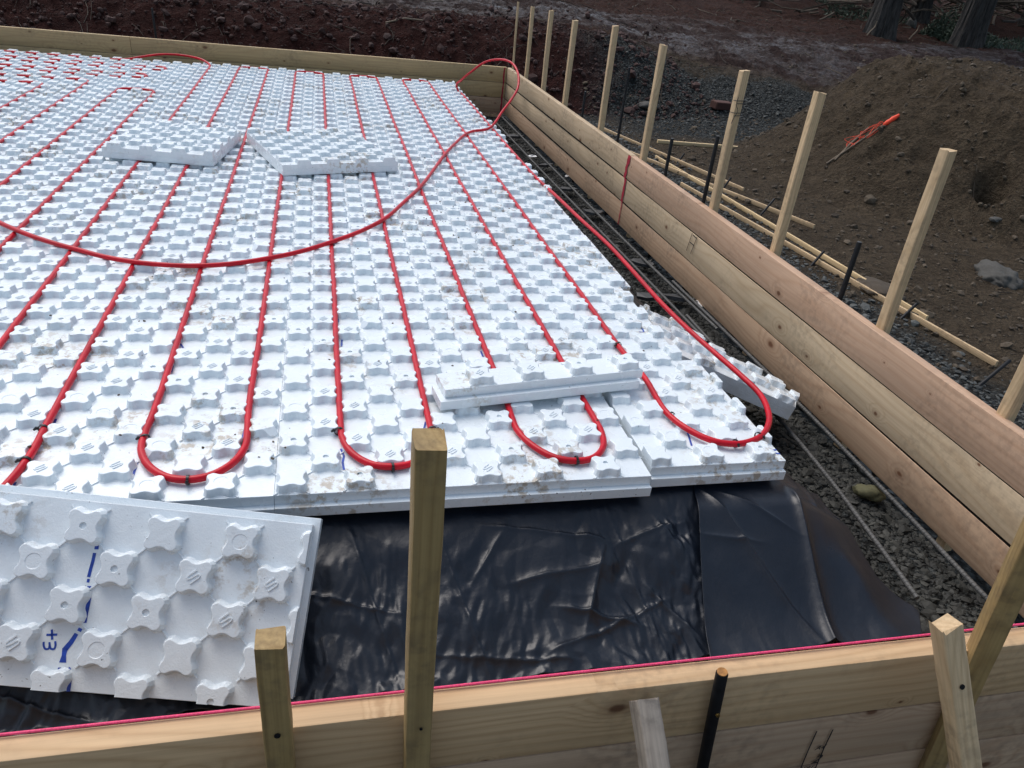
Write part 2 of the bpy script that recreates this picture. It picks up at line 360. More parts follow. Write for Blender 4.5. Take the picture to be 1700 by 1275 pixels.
# ------------------------------------------------------------------ terrain
XW = 1.737                       # inner face of the right form wall
YF = -0.778                      # inner face of the front form wall
YB = 6.035                       # inner face of the back form wall
def pad_drop(x, y):
    dx = np.maximum(0, x-1.12); dy = np.maximum(0, -.035-y)
    return .225*sstep(-.05, .43, np.hypot(dx, dy)*.93)-.225*.0295
def height(x, y, detail=True):
    x = np.asarray(x, float); y = np.asarray(y, float)
    inside = (x < XW+.02) & (y > YF-.02) & (y < YB+.02)
    # outside: working level, then a cut bank at the back, a ramp to the right, a muddy plateau
    rampx = sstep(3.2, 4.7, x)
    foot = 6.62+.12*perlin(x*.9, x*0+.5)
    zb = -.36+.69*sstep(0, 1.25, y-foot)**.8 + .03*np.clip(y-7.9, 0, 9)
    zr = -.36+.52*sstep(5.9, 9.3, y)+.035*np.clip(y-7.5, 0, 30)
    z = zb*(1-rampx)+zr*rampx
    z = z+.06*np.clip(np.hypot(x*.6, y)-15.5, 0, 60)**1.25
    z = z+.10*np.exp(-((x-5.2)/.75)**2-((y-7.2)/.55)**2)            # low heap of gravel
    d = np.hypot((x-6.65)/3.1, (y-4.45)/2.25)+.05*perlin(x*1.1, y*1.1)
    pile = np.clip((1.0-d)/.47, 0, 1); pile = .93*(pile*pile*(3-2*pile)*.55+pile*.45)
    z = np.maximum(z, -.36+pile)+.02*np.exp(-d*d)
    if detail:
        rough = .25+.9*sstep(6.5, 7.2, y)+.8*np.clip(pile*2, 0, 1)
        z = z+rough*(.035*fbm(x*1.7, y*1.7, 3)+.030*fbm(x*6, y*6, 4, .68)+.019*ridge(x*11, y*11, 3)-.014)
        bankz = (1-rampx)*sstep(6.5, 6.9, y)*(1-sstep(8.0, 8.6, y))
        pl_ = np.clip(pile*1.6, 0, 1); z = z+pl_*(.055*fbm(x*2.6+4, y*2.6, 3)+.030*ridge(x*3.6, y*3.6+2, 3)-.03)
        z = z+bankz*(.045*ridge(x*2.3, y*2.3, 4)-.02)
        track = sstep(8.2, 9.5, y)*(1-sstep(17, 24, y))
        z = z+track*(.035*np.sin(2.2*(y-.42*x)+1.3*fbm(x*.5, y*.5, 2))+.035*ridge(x*.8+.3*y, y*2.2-.8*x, 3))
        for (hx, hy, hr, hd) in HOLES: z = z-hd*np.exp(-(((x-hx)**2+(y-hy)**2)/hr**2)**1.5)
    dd_ = np.hypot(np.maximum(0, x-1.165), np.maximum(0, -.125-y)); zi = -.102-pad_drop(x, y)-.052*sstep(0., .12, dd_)+.040*sstep(.30, .40, dd_)
    if detail: zi = zi+.004*fbm(x*14, y*14, 2)
    zf = np.where(y < YF-.02, -.40, z)
    zl = np.where(x < XW+.02, np.where(y > YB, zf, np.where(y < YF, -.40, zi)), zf)
    return np.where(inside, zi, zl)
HOLES = []
def on_ground(px, py, lo=1.5, hi=60.):
    d = ray(px, py); t = np.linspace(.5, 40, 24000); p = _C[None]+d[None]*t[:, None]
    below = p[:, 2] < height(p[:, 0], p[:, 1]); ok = below & ((p[:, 0] > 1.85) | (p[:, 1] > 6.1))
    i = int(np.argmax(ok)); return p[i]
h1 = on_ground(1652, 312); h2 = on_ground(1468, 250); h3 = on_ground(1523, 262)
HOLES += [(h1[0]+.02, h1[1]+.05, .10, .30), (h2[0], h2[1], .09, .07), (h3[0], h3[1], .06, .05)]

def axis(parts):
    a = []
    for x0, x1, s in parts: a += list(np.arange(x0, x1-1e-6, s))
    a.append(parts[-1][1]); return np.array(a)
gx = axis([(-60, -14, 3.), (-14, -6, .25), (-6, .9, .055), (.9, 5.6, .026), (5.6, 10, .045), (10, 20, .09), (20, 70, 2.)])
gy = axis([(-12, -1, .5), (-1, 6.4, .03), (6.4, 9.5, .03), (9.5, 15, .06), (15, 26, .16), (26, 90, 3.)])
GX, GY = np.meshgrid(gx, gy); GZ = height(GX, GY)
nx, ny = len(gx), len(gy)
co = np.stack([GX, GY, GZ], -1).reshape(-1, 3)
idx = np.arange(nx*ny).reshape(ny, nx)
quads = np.stack([idx[:-1, :-1], idx[:-1, 1:], idx[1:, 1:], idx[1:, :-1]], -1).reshape(-1, 4)
def fast_mesh(name, co, quads, mat, smooth=True):
    me = bpy.data.meshes.new(name); n = len(co); k = quads.shape[1]; m = len(quads)
    me.vertices.add(n); me.vertices.foreach_set('co', co.astype(np.float32).ravel())
    me.loops.add(m*k); me.loops.foreach_set('vertex_index', quads.astype(np.int32).ravel())
    me.polygons.add(m); me.polygons.foreach_set('loop_start', np.arange(0, m*k, k, dtype=np.int32))
    me.polygons.foreach_set('use_smooth', np.full(m, smooth))
    me.update(calc_edges=True); me.materials.append(mat); return me
gme = fast_mesh('ground', co, quads, M['ground'])
x, y = co[:, 0], co[:, 1]
w = fbm(x*1.3, y*1.3, 4)
rampx = sstep(3.0, 4.4, x+.5*w)
redm = (1-rampx)*sstep(6.25, 6.6, y+.15*w)*(1-.75*sstep(8.0, 8.9, y+.6*w))
redm = np.maximum(redm, .8*sstep(9.5, 11.5, y+.8*w))
inside = ((x < XW+.02) & (y > YF-.02) & (y < YB+.02))
grav = np.where(inside, 1., 0.)
grav = np.maximum(grav, (1-sstep(2.55, 3.0, x+.25*w))*(x > XW)*(y < 6.6))
grav = np.maximum(grav, sstep(5.4, 5.9, y+.3*w)*(1-sstep(7.5, 8.3, y+.5*w))*sstep(2.4, 3.4, x+.4*w)*(1-sstep(5.7, 6.4, x+.4*w)))
mudm = sstep(7.9, 8.7, y+.7*w+.25*np.clip(x-5, 0, 3))*(1-sstep(10.6, 12.6, y+1.2*w))
mudm = np.where(x < 3.5, mudm*sstep(8.2, 8.8, y+.3*w), mudm)
for a in (redm, grav, mudm): np.clip(a, 0, 1, out=a)
att = gme.color_attributes.new('soil', 'FLOAT_COLOR', 'POINT')
att.data.foreach_set('color', np.stack([redm, grav, mudm, np.ones_like(x)], -1).astype(np.float32).ravel())
ground = obj('ground', gme); tag(ground, kind='structure')

# scattered stones: real angular pieces, joined as uncountable stuff
ICO = None
def ico():
    bm = bmesh.new(); bmesh.ops.create_icosphere(bm, subdivisions=1, radius=1)
    v = np.array([q.co[:] for q in bm.verts]); f = np.array([[q.index for q in p.verts] for p in bm.faces]); bm.free(); return v, f
IV, IF = ico()
def stones(name, pts, sizes, mat, flat=.55, rnd=.35, sink=.25, label=None, cat=None):
    n = len(pts); k = len(IV)
    v = IV[None]*(1+nrg.uniform(-rnd, rnd, (n, k, 1)))
    v = v*nrg.uniform(.6, 1.15, (n, 1, 3)); v[:, :, 2] *= flat
    a = nrg.uniform(0, 6.28, n); tl = nrg.normal(0, .35, n); ca, sa, ct, st = np.cos(a), np.sin(a), np.cos(tl), np.sin(tl)
    yy = v[:, :, 1]*ct[:, None]-v[:, :, 2]*st[:, None]; zz = v[:, :, 1]*st[:, None]+v[:, :, 2]*ct[:, None]
    xx = v[:, :, 0]*ca[:, None]-yy*sa[:, None]; y2 = v[:, :, 0]*sa[:, None]+yy*ca[:, None]
    q = np.stack([xx, y2, zz], -1)*sizes[:, None, None]
    q = q+pts[:, None, :]; q[:, :, 2] += (sizes*flat*(1-sink)-sizes*flat*sink)[:, None]*.5
    f = (IF[None]+(np.arange(n)*k)[:, None, None]).reshape(-1, 3)
    o = obj(name, fast_mesh(name, q.reshape(-1, 3), f, mat, smooth=False)); tag(o, label, cat, kind='stuff'); return o
def scatter(n, x0, x1, y0, y1, keep=None):
    x = nrg.uniform(x0, x1, n); y = nrg.uniform(y0, y1, n)
    if keep is not None: k = keep(x, y); x, y = x[k], y[k]
    return np.stack([x, y, height(x, y)], -1)
pt = np.concatenate([scatter(11000, 1.30, 1.735, -.76, 1.7), scatter(5000, 1.36, 1.735, 1.7, 6.0), scatter(900, -1.0, 1.4, -.77, -.40)])
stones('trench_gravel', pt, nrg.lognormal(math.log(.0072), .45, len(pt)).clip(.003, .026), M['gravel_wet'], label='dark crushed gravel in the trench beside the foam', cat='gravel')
pt = np.concatenate([scatter(9000, 1.79, 3.0, .1, 2.6, lambda x, y: nrg.uniform(0, 1, len(x)) > sstep(2.4, 3.0, x)),
                     scatter(6000, 1.79, 3.0, 2.6, 6.3, lambda x, y: nrg.uniform(0, 1, len(x)) > .7*sstep(2.5, 3.0, x)),
                     scatter(7000, 2.8, 6.1, 5.6, 8.0, lambda x, y: nrg.uniform(0, 1, len(x)) > np.hypot((x-4.6)/1.7, (y-6.8)/1.3))])
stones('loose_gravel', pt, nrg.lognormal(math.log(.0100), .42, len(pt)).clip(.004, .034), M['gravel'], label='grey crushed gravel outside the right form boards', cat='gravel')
pt = np.concatenate([scatter(5200, -5.5, 4.3, 6.55, 8.1), scatter(700, -2, 5, 8, 11)])
stones('bank_clods', pt, nrg.lognormal(math.log(.013), .6, len(pt)).clip(.005, .07), M['clod'], .8, .3, label='red brown clods and stones on the cut bank', cat='soil')
pt = np.concatenate([scatter(9000, 2.7, 9.5, .8, 7.0, lambda x, y: (np.hypot((x-6.65)/3.1, (y-4.45)/2.25) < 1.15) | (x < 4.5)), scatter(1500, 4, 14, 7.5, 14)])
stones('sand_clods', pt, nrg.lognormal(math.log(.0085), .6, len(pt)).clip(.004, .036), M['sandclod'], .75, .3, label='brown earth crumbs on the soil heap', cat='soil')

# ------------------------------------------------------------------ form walls
def board(parent, name, length, loc, xdir, mat, seed, wd=.1370, th=.038, bow=0.):
    v, f = lumber(length, th, wd, seed=seed, bow=bow, ease=.003)
    o = obj(name, mkmesh(name, v, f, mat, 35), parent, loc); frame(o, xdir, (0, 0, 1)); return o
ZB = (.125-.140, -.015-.141, -.156-.142)          # bottoms of the three boards
# right wall: x axis of a board runs towards the camera (-Y), so its thickness (y) points to +X
rw = empty('form_wall', 'long board form wall of six stacked planks right of the foam', 'form wall', (XW, 2.73, -.3))
far_m = ('wood_grey', 'wood_grey', 'wood_brown'); near_m = ('wood_pink', 'wood_tan', 'wood_brown')
for i in range(3):
    o = board(rw, 'board', 6.07-2.735, (-.022, 6.07-2.73, ZB[i]+.3), (.024, -3.335, 0), M[far_m[i]], 10+i, bow=.003)
    o = board(rw, 'board', 2.725+.86, (.002, .002, ZB[i]+.3), (.014, -3.58, 0), M[near_m[i]], 20+i, bow=-.003)
    if i == 0: tag(o, 'pinkish top plank')
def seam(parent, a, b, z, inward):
    # dark strip painting the shadow between two boards, set back from the face
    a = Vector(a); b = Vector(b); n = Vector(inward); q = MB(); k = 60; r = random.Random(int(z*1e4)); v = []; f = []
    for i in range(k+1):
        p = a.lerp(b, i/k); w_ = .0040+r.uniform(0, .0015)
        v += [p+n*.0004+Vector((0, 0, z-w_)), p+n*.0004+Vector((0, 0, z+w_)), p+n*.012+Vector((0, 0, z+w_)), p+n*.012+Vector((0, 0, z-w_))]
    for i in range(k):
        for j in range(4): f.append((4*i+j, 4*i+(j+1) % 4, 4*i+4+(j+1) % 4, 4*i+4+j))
    return obj('seam_shade', mkmesh('seam_shade', v, f, M['jointshade']), parent)
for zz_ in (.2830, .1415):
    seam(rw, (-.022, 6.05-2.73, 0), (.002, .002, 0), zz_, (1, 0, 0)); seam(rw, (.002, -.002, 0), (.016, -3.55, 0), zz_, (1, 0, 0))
# red paint along the joint and at the far corner (thin paint films on the boards)
pm = MB()
jag = [(-.012, .010)]*1
def paint_strip(parent, name, pts, width, face, mat, seed=0):
    r = random.Random(seed); v = []; f = []
    for (u, z) in pts:
        a = width*r.uniform(.5, 1.3); b = width*r.uniform(.4, 1.0)
        v += [face(u-a, z), face(u+b, z)]
    for i in range(len(pts)-1): f.append((2*i, 2*i+1, 2*i+3, 2*i+2))
    return obj(name, mkmesh(name, v, f, mat), parent)
face_r = lambda u, z: (-.0022-.0, u, z)
zz = np.linspace(.004, .42, 22)
paint_strip(rw, 'red_paint_mark', [(.008, z) for z in zz[:8]], .007, face_r, M['redpaint'], 1)
paint_strip(rw, 'red_paint_mark', [(.014+.006*math.sin(9*z), z) for z in zz[7:15]], .018, face_r, M['redpaint'], 2)
paint_strip(rw, 'red_paint_mark', [(.018+.02*math.sin(7*z), z) for z in zz[14:]], .024, face_r, M['redpaint'], 3)
# back wall
bw = empty('form_wall', 'tan plank form wall along the far end of the foam', 'form wall', (0, YB, -.3))
for i in range(3):
    o = board(bw, 'board', 3.3, (1.712, .045+.0, ZB[i]+.3), (-3.3, -.048, 0), M['wood_back' if i < 2 else 'wood_brown'], 30+i)
    o.location = (1.712, 0.043, ZB[i]+.3); frame(o, (-3.3, -.05, 0), (0, 0, 1))
    o2 = board(bw, 'board', 3.4, (1.712-3.302, .043-.05, ZB[i]+.3), (-3.4, -.02, 0), M['wood_back'], 33+i)
for o in bw.children:            # thickness must point away from the slab (+Y): shift the boards by their thickness
    o.location.y += .038
face_b = lambda u, z: (u, .043-.0005+(u-1.712)*.0151-.002, z)
paint_strip(bw, 'red_paint_mark', [(1.690, z) for z in np.linspace(.005, .42, 14)], .009, face_b, M['redpaint'], 5)
# front wall (nearest the camera)
fw = empty('form_wall', 'pale plank form wall across the foreground with pink string', 'form wall', (0, YF, -.3))
for i in range(3):
    o = board(fw, 'board', 3.3, (-1.5, -.038+.012, ZB[i]+.3), (3.3, -.030, 0), M[('wood_front', 'wood_brown', 'wood_brown')[i]], 40+i)
# grade stamp on the middle front board (slanted bars and a 2)
def text_mesh(s, size, name, mat, parent, loc, rot, extrude=.0002, shear=0.):
    cu = bpy.data.curves.new(name, 'FONT'); cu.body = s; cu.size = size; cu.extrude = extrude; cu.shear = shear; cu.resolution_u = 3
    tmp = bpy.data.objects.new('tmp', cu); COL.objects.link(tmp)
    dg = bpy.context.evaluated_depsgraph_get(); me = bpy.data.meshes.new_from_object(tmp.evaluated_get(dg))
    bpy.data.objects.remove(tmp); me.name = name; me.materials.clear(); me.materials.append(mat)
    return obj(name, me, parent, loc, rot)
def fpt(px, py, y=-.8175):        # a point on the outer face of the front wall
    q = ony(px, py, y); q = ony(px, py, YF-.038+.012-.0092*(q[0]+1.5)-.0025); return q-np.array([0, YF, -.3])
def stroke(parent, pts, wd, name, mat, n):
    """flat ribbon through points, lying on the face whose normal is n"""
    n = np.array(n, float); v = []; f = []; pts = [np.array(p, float) for p in pts]
    for i, p in enumerate(pts):
        t = pts[min(i+1, len(pts)-1)]-pts[max(0, i-1)]; s = np.cross(n, t); s /= np.linalg.norm(s)+1e-9
        ww = wd[i] if isinstance(wd, (list, tuple)) else wd
        v += [p+s*ww/2, p-s*ww/2]
    for i in range(len(pts)-1): f.append((2*i, 2*i+1, 2*i+3, 2*i+2))
    return obj(name, mkmesh(name, v, f, mat), parent)
stroke(fw, [fpt(1356, 1214), fpt(1342, 1245), fpt(1329, 1276), fpt(1322, 1292)], .0028, 'stamp_bar', M['ink'], (0, -1, 0))
stroke(fw, [fpt(1383, 1211), fpt(1368, 1242), fpt(1355, 1272), fpt(1348, 1290)], .0028, 'stamp_bar', M['ink'], (0, -1, 0))
q = fpt(1345, 1262); text_mesh('2', .034, 'stamp_lettering', M['ink'], fw, (q[0]+.004, q[1], q[2]-.012), (math.radians(90), 0, math.radians(.5)), shear=.35)
q = fpt(1362, 1243); text_mesh('\u25b2\u25b8'.replace('\u25b2', 'A').replace('\u25b8', '4'), .017, 'stamp_lettering', M['ink'], fw, (q[0]-.012, q[1], q[2]-.002), (math.radians(90), 0, math.radians(.5)), shear=.35)
q = fpt(1336, 1272); text_mesh('S-DRY', .011, 'stamp_lettering', M['ink'], fw, (q[0]-.010, q[1], q[2]-.010), (math.radians(90), 0, math.radians(.5)), shear=.35)
def rpt(px, py): q = onx(px, py, XW+.0005); return q-np.array([XW+.0015, 2.73, -.3])+np.array([-.0012, 0, 0])
for a, b in (((1150, 387), (1140, 416)), ((1158, 393), (1147, 421)), ((1146, 402), (1153, 408)), ((1151, 390), (1157, 396))):
    p0, p1 = rpt(*a), rpt(*b); p0[0] = p1[0] = .0000; stroke(rw, [p0+np.array([-.0015, 0, 0]), p1+np.array([-.0015, 0, 0])], .0048, 'stamp_bar', M['ink'], (-1, 0, 0))
# pink string line along the inner top edge of the front wall
pts = [(-1.5+3.3*u, YF-.0+.012-.030*u-.0015, .1275+.0006*math.sin(25*u)) for u in np.linspace(0, 1, 60)]
o = MB().tube(pts, .0021, 8).build('string_line', M['pink'], None, 60)
tag(o, 'taut pink string along the inner edge of the foreground form wall', 'string')

# ------------------------------------------------------------------ stakes
def stake(name, label, cat, base, top, size, mat, group=None, yaw=0., seed=0, screws=(), point=True):
    base = Vector(base); top = Vector(top); L = (top-base).length
    root = empty(name, label, cat, base, None, group)
    v, f = lumber(L, size, size, seg=26, ease=.0032, seed=seed, end_tilt=random.Random(seed).uniform(-.14, .14), ragged=.007 if 'splintered' in label else .0028)
    v = [(a, b-size/2, c-size/2) for a, b, c in v]
    if point:      # sharpened foot
        v = [((a, b*.15, c*.15) if a < 1e-6 else (a, b, c)) for a, b, c in v]
    sh = obj('shaft', mkmesh('shaft', v, f, mat, 35), root)
    x = (top-base).normalized(); z = Vector((math.sin(yaw), math.cos(yaw), 0)); frame(sh, x, z)
    return root
def rod(name, label, cat, base, top, r, mat, group=None, cap=None):
    base = Vector(base); top = Vector(top); root = empty(name, label, cat, base, None, group)
    d = top-base; MB().tube([(0, 0, 0), d*.5, d*.995, d], [r, r, r, r*.86], 14).build('shaft', mat, root, 40)
    if cap: MB().tube([d, d+d.normalized()*.0015], r*.84, 14).build('cut_end', cap, root, 40)
    n = max(1, int(d.length/.16))
    return root
def hole(parent, p, r, n=(0, -1, 0)):
    n = Vector(n); q = Vector(p)
    return MB().tube([q, q+n*.0016], r, 10).build('nail_hole', M['steel'], parent, 40)
# right wall stakes: px of (base at the board top, top)
ST = [((852, 120), (857, 3)), ((874, 128), (884, 11)), ((903, 148), (914, 18)), ((938, 175), (955, 34)), ((998, 214), (1022, 44)), ((1070, 262), (1100, 74)), ((1187, 345), (1234, 118)), ((1290, 416), (1362, 153)), ((1470, 545), (1572, 250)), ((1676, 690), (1745, 520))]
STL = ['farthest thin pale stake standing at the back corner of the form', 'pale wooden stake, second from the back corner of the form', 'pale wooden stake, third from the back corner of the form', 'pale wooden stake left of the shortest far black steel rod', 'pale wooden stake between the two far black steel rods', 'pale wooden stake beside the red paint joint of the form wall', 'pale wooden stake wrapped with black tie wire', 'pale wooden stake standing in front of the stick with orange string', 'tall pale wooden stake standing in front of the brown soil heap', 'pale stake cut off by the right picture edge']
for i, (b, t_) in enumerate(ST):
    B = onx(*b, 1.800); T = ony(*t_, B[1]); X = 1.797 if i else 1.80
    sz = .036 if i > 1 else (.018 if i == 0 else .03)
    T = np.array([X+(T[0]-X)*.4, B[1]+.01, min(max(T[2], .66), .76)])
    r = stake('wooden_stake', STL[i], 'stake', (X+.006, B[1], -.50), T, sz, M['wood_stake'], 'wooden stakes outside the right form wall', yaw=math.radians(90+rng.uniform(-6, 6)), seed=50+i)
    if i == 6:
        for (px, py) in ((1222, 172), (1216, 192)):
            q = ony(px, py, B[1]-.018); a = .0215; c = Vector((X-.004, B[1], q[2]))-Vector(r.location)
            ring = [c+Vector((sx*a, sy*a, .003*k)) for k, (sx, sy) in enumerate(((-1, -1), (1, -1), (1, 1), (-1, 1), (-1, -1), (1, -1)))]
            MB().tube(ring, .0016, 6).build('tie_wire', M['wire'], r)
        c = Vector((X-.026, B[1]-.02, 0))-Vector(r.location)
        zt, zb_ = ony(1222, 172, B[1])[2], ony(1216, 192, B[1])[2]
        MB().tube(smooth_path([c+Vector((0, -.003, zt+.03)), c+Vector((-.004, -.006, zt)), c+Vector((.012, -.006, (zt+zb_)/2)), c+Vector((.002, -.006, zb_)), c+Vector((-.006, -.006, zb_-.03))], .01), .0014, 6).build('tie_wire', M['wire'], r)
RD = [((968, 190), (972, 152)), ((1027, 235), (1045, 112)), ((1107, 290), (1116, 230)), ((1172, 332), (1192, 226)), ((1397, 492), (1427, 402))]
RDL = ['short black steel rod, farthest along the right form wall', 'tallest black steel rod between two far wooden stakes', 'black steel rod just past the red paint joint', 'black steel rod left of the wire wrapped stake', 'nearest black steel rod rising above the right form wall']
for i, (b, t_) in enumerate(RD):
    B = onx(*b, 1.795); T = ony(*t_, B[1])
    rod('steel_stake', RDL[i], 'steel stake', (1.792, B[1], -.5), (T[0], B[1], T[2]), .0085 if i < 2 else .0095, M['steel'], 'black steel stakes outside the right form wall', M['rebar'])
# foreground stakes
fy = -.853
r = stake('wooden_stake', 'tall greenish stake standing against the foreground form wall', 'stake', (.095, -.842, -.55), (.0725, -.842, .618), .036, M['wood_treated'], 'stakes of the foreground form wall', seed=70)
hole(r, Vector((.0835, -.8612, .045))-Vector(r.location), .0026); hole(r, Vector((.083, -.8612, .148))-Vector(r.location), .0022)
r = stake('wooden_stake', 'short greenish stake standing left of the tall foreground stake', 'stake', (-.105, -.842, -.55), (-.107, -.842, .335), .036, M['wood_treated'], 'stakes of the foreground form wall', seed=71)
hole(r, Vector((-.106, -.8612, .172))-Vector(r.location), .0042)
A = ony(1069, 1160, -.855); B = ony(1086, 1275, -.93); d = (B-A); B2 = A+d*3.4
r = stake('wooden_stake', 'weathered grey stake leaning on the foreground form wall', 'stake', B2, A, .036, M['wood_weathered'], 'stakes of the foreground form wall', seed=72)
c = Vector(A+d*.2)+Vector((0, -.0195, .0)); hole(r, c-Vector(r.location), .0045, (0, -1, .35))
A = ony(1570, 1034, -.862); B = ony(1604, 1275, -.96); d = (B-A); B2 = A+d*2.2
r = stake('wooden_stake', 'pale splintered stake leaning on the foreground form wall', 'stake', B2, A, .036, M['wood_stake'], 'stakes of the foreground form wall', seed=73)
c = Vector(A+d*.36)+Vector((0, -.0195, .0)); hole(r, c-Vector(r.location), .0045, (0, -1, .35))
A = ony(1690, 952, -.84); B = ony(1542, 1275, -.838); d = (B-A)
r = stake('wooden_stake', 'brown stake crossing behind the splintered stake at the right', 'stake', A+d*1.7, A-d*.55, .037, M['wood_treated'], 'stakes of the foreground form wall', seed=74, yaw=.5)
A = ony(1199, 1116, -.838); B = ony(1166, 1275, -.838); d = B-A
r = rod('steel_stake', 'black steel rod with rusty orange end in the foreground', 'steel stake', A+d*2.4, A, .0098, M['steel'], None, M['rust'])
c = Vector(A+d*.36)+Vector((0, -.0102, 0)); MB().tube([c-Vector(r.location), c-Vector(r.location)+Vector((0, -.003, 0))], .0035, 8).build('screw_head', M['screw'], r)

# ------------------------------------------------------------------ studded foam panels
def knob_outline(k=1):
    c, r = .0203, .0116; pts = []
    for q in range(4):
        a0 = math.pi/2*q; loc = []
        for i in range(6):
            a = math.radians(-35+160*i/5); loc.append((c+r*math.cos(a), c+r*math.sin(a)))
        x1, y1 = loc[-1]; ym = .0252; sg = y1-ym; R_ = (x1*x1+sg*sg)/(2*sg); cy = ym+R_
        a1 = math.atan2(y1-cy, x1); a2 = math.atan2(y1-cy, -x1)
        if a2 > 0: a2 -= 2*math.pi
        for i in range(1, 7):
            a = a1+(a2-a1)*i/7; loc.append((R_*math.cos(a), cy+R_*math.sin(a)))
        ca, sa = math.cos(a0), math.sin(a0); pts += [(x*ca-y*sa, x*sa+y*ca) for x, y in loc]
    return np.array(pts)
KO = knob_outline()
def koff(d):
    t = np.roll(KO, -1, 0)-np.roll(KO, 1, 0); t /= np.linalg.norm(t, axis=1)[:, None]
    return KO+np.stack([t[:, 1], -t[:, 0]], -1)*d
def knob_geo(kind, closed=False):
    n = len(KO); loops = [(-.0016, 0.), (-.0004, -.0006), (.0006, -.0022), (.0046, -.0193), (.0060, -.0200), (.0065, -.0214)]
    v = []; f = []
    for d, z in loops: v += [(a, b, z) for a, b in koff(d)]
    for k in range(len(loops)-1):
        for j in range(n): f.append((k*n+j, (k+1)*n+j, (k+1)*n+(j+1) % n, k*n+(j+1) % n))
    top = list(range(n))
    def ring(r, z):
        s = len(v); ang = np.arctan2(KO[:, 1], KO[:, 0])
        v.extend([(r*math.cos(a), r*math.sin(a), z) for a in ang]); return list(range(s, s+n))
    def bridge(a, b):
        for j in range(n): f.append((b[j], a[j], a[(j+1) % n], b[(j+1) % n]))
    if kind in ('dimple', 'disc'):
        r0, dz = (.0068, .0042) if kind == 'dimple' else (.0150, .0009)
        a = ring(r0+.0006, 0.); bridge(top, a); b = ring(r0, -.0004); bridge(a, b); c = ring(r0-.0005, -dz); bridge(b, c); f.append(tuple(c))
    else: f.append(tuple(top))
    if closed: f.append(tuple(range(len(loops)*n-1, (len(loops)-1)*n-1, -1)))
    mb = MB(); mb.add(v, f)
    if closed: return mb.v, mb.f
    for q in range(4):     # half ridges that join the corners of neighbouring knobs
        a = math.pi/4+q*math.pi/2; d = Vector((math.cos(a), math.sin(a), 0)); s = Vector((-d.y, d.x, 0))
        p0 = d*.0425; p1 = d*(P*.7071)
        mb.add([p0+s*.0026+Vector((0, 0, -.0214)), p0-s*.0026+Vector((0, 0, -.0214)), p1-s*.0026+Vector((0, 0, -.0214)), p1+s*.0026+Vector((0, 0, -.0214)),
                p0+s*.0012+Vector((0, 0, -.0178)), p0-s*.0012+Vector((0, 0, -.0178)), p1-s*.0012+Vector((0, 0, -.0178)), p1+s*.0012+Vector((0, 0, -.0178))],
               [(4, 5, 6, 7), (0, 4, 7, 3), (1, 2, 6, 5), (0, 1, 5, 4), (3, 7, 6, 2)])
    if kind == 'logo':     # raised double-stroke S
        ca, sa = math.cos(math.radians(42)), math.sin(math.radians(42))
        def st(pl, w=.0013):
            pl = [np.array(p)*.00122 for p in pl]
            pl = [np.array([p[0]*ca-p[1]*sa, p[0]*sa+p[1]*ca]) for p in pl]
            vv = []; ff = []; m = len(pl)
            for i, p in enumerate(pl):
                t = pl[min(i+1, m-1)]-pl[max(i-1, 0)]; t = t/(np.linalg.norm(t)+1e-9); s = np.array([-t[1], t[0]])*w
                vv += [(*(p+s), .0021), (*(p-s), .0021), (*(p+s*1.6), -.0003), (*(p-s*1.6), -.0003)]
            for i in range(m-1):
                a, b = 4*i, 4*i+4; ff += [(a, a+1, b+1, b), (a+2, a, b, b+2), (a+1, a+3, b+3, b+1)]
            mb.add(vv, ff)
        st([(10, 6.2), (-6, 6.2), (-9, 4.4), (-9, 2), (-6, .6), (6, -.6), (9, -2), (9, -4.4), (6, -6.2), (-10, -6.2)])
    return mb.v, mb.f
KM = {k: mkmesh('knob', *knob_geo(k), M['foam'], 24) for k in ('plain', 'disc', 'dimple', 'logo')}
def kind_at(i, j):
    return ('logo', 'disc', 'plain', 'dimple')[((i//2)+(j//2)+((i*7+j*3) % 5 == 0)) % 4] if (i+j) % 3 else ('plain', 'logo')[(i//2+j) % 2]
KC = {k: mkmesh('knob', *knob_geo(k, True), M['foam']) for k in ('plain', 'disc', 'dimple')}
def clipped_knob(kind, cx, cy, poly):
    bm = bmesh.new(); bm.from_mesh(KC[kind if kind != 'logo' else 'plain'])
    for k in range(len(poly)):
        p0 = Vector((*poly[k], 0)); p1 = Vector((*poly[(k+1) % len(poly)], 0)); d = (p1-p0).normalized(); no = Vector((d.y, -d.x, 0))
        co = p0+no*-.0004-Vector((cx, cy, 0))
        r = bmesh.ops.bisect_plane(bm, geom=bm.verts[:]+bm.edges[:]+bm.faces[:], plane_co=co, plane_no=no, clear_outer=True)
        ed = [e for e in r['geom_cut'] if isinstance(e, bmesh.types.BMEdge)]
        if ed: bmesh.ops.triangle_fill(bm, use_beauty=True, use_dissolve=False, edges=ed, normal=no)
    if len(bm.faces) < 6: bm.free(); return None
    bmesh.ops.recalc_face_normals(bm, faces=bm.faces[:])
    me = bpy.data.meshes.new('knob'); bm.to_mesh(me); bm.free(); me.materials.clear(); me.materials.append(M['foam']); return me
def chipped(kind, planes):
    bm = bmesh.new(); bm.from_mesh(KC[kind])
    for co, no in planes:
        r = bmesh.ops.bisect_plane(bm, geom=bm.verts[:]+bm.edges[:]+bm.faces[:], plane_co=co, plane_no=no, clear_outer=True)
        ed = [e for e in r['geom_cut'] if isinstance(e, bmesh.types.BMEdge)]
        if ed: bmesh.ops.triangle_fill(bm, use_beauty=True, use_dissolve=False, edges=ed, normal=no)
    bmesh.ops.recalc_face_normals(bm, faces=bm.faces[:]); me = bpy.data.meshes.new('knob'); bm.to_mesh(me); bm.free(); me.materials.clear(); me.materials.append(M['foam']); return me
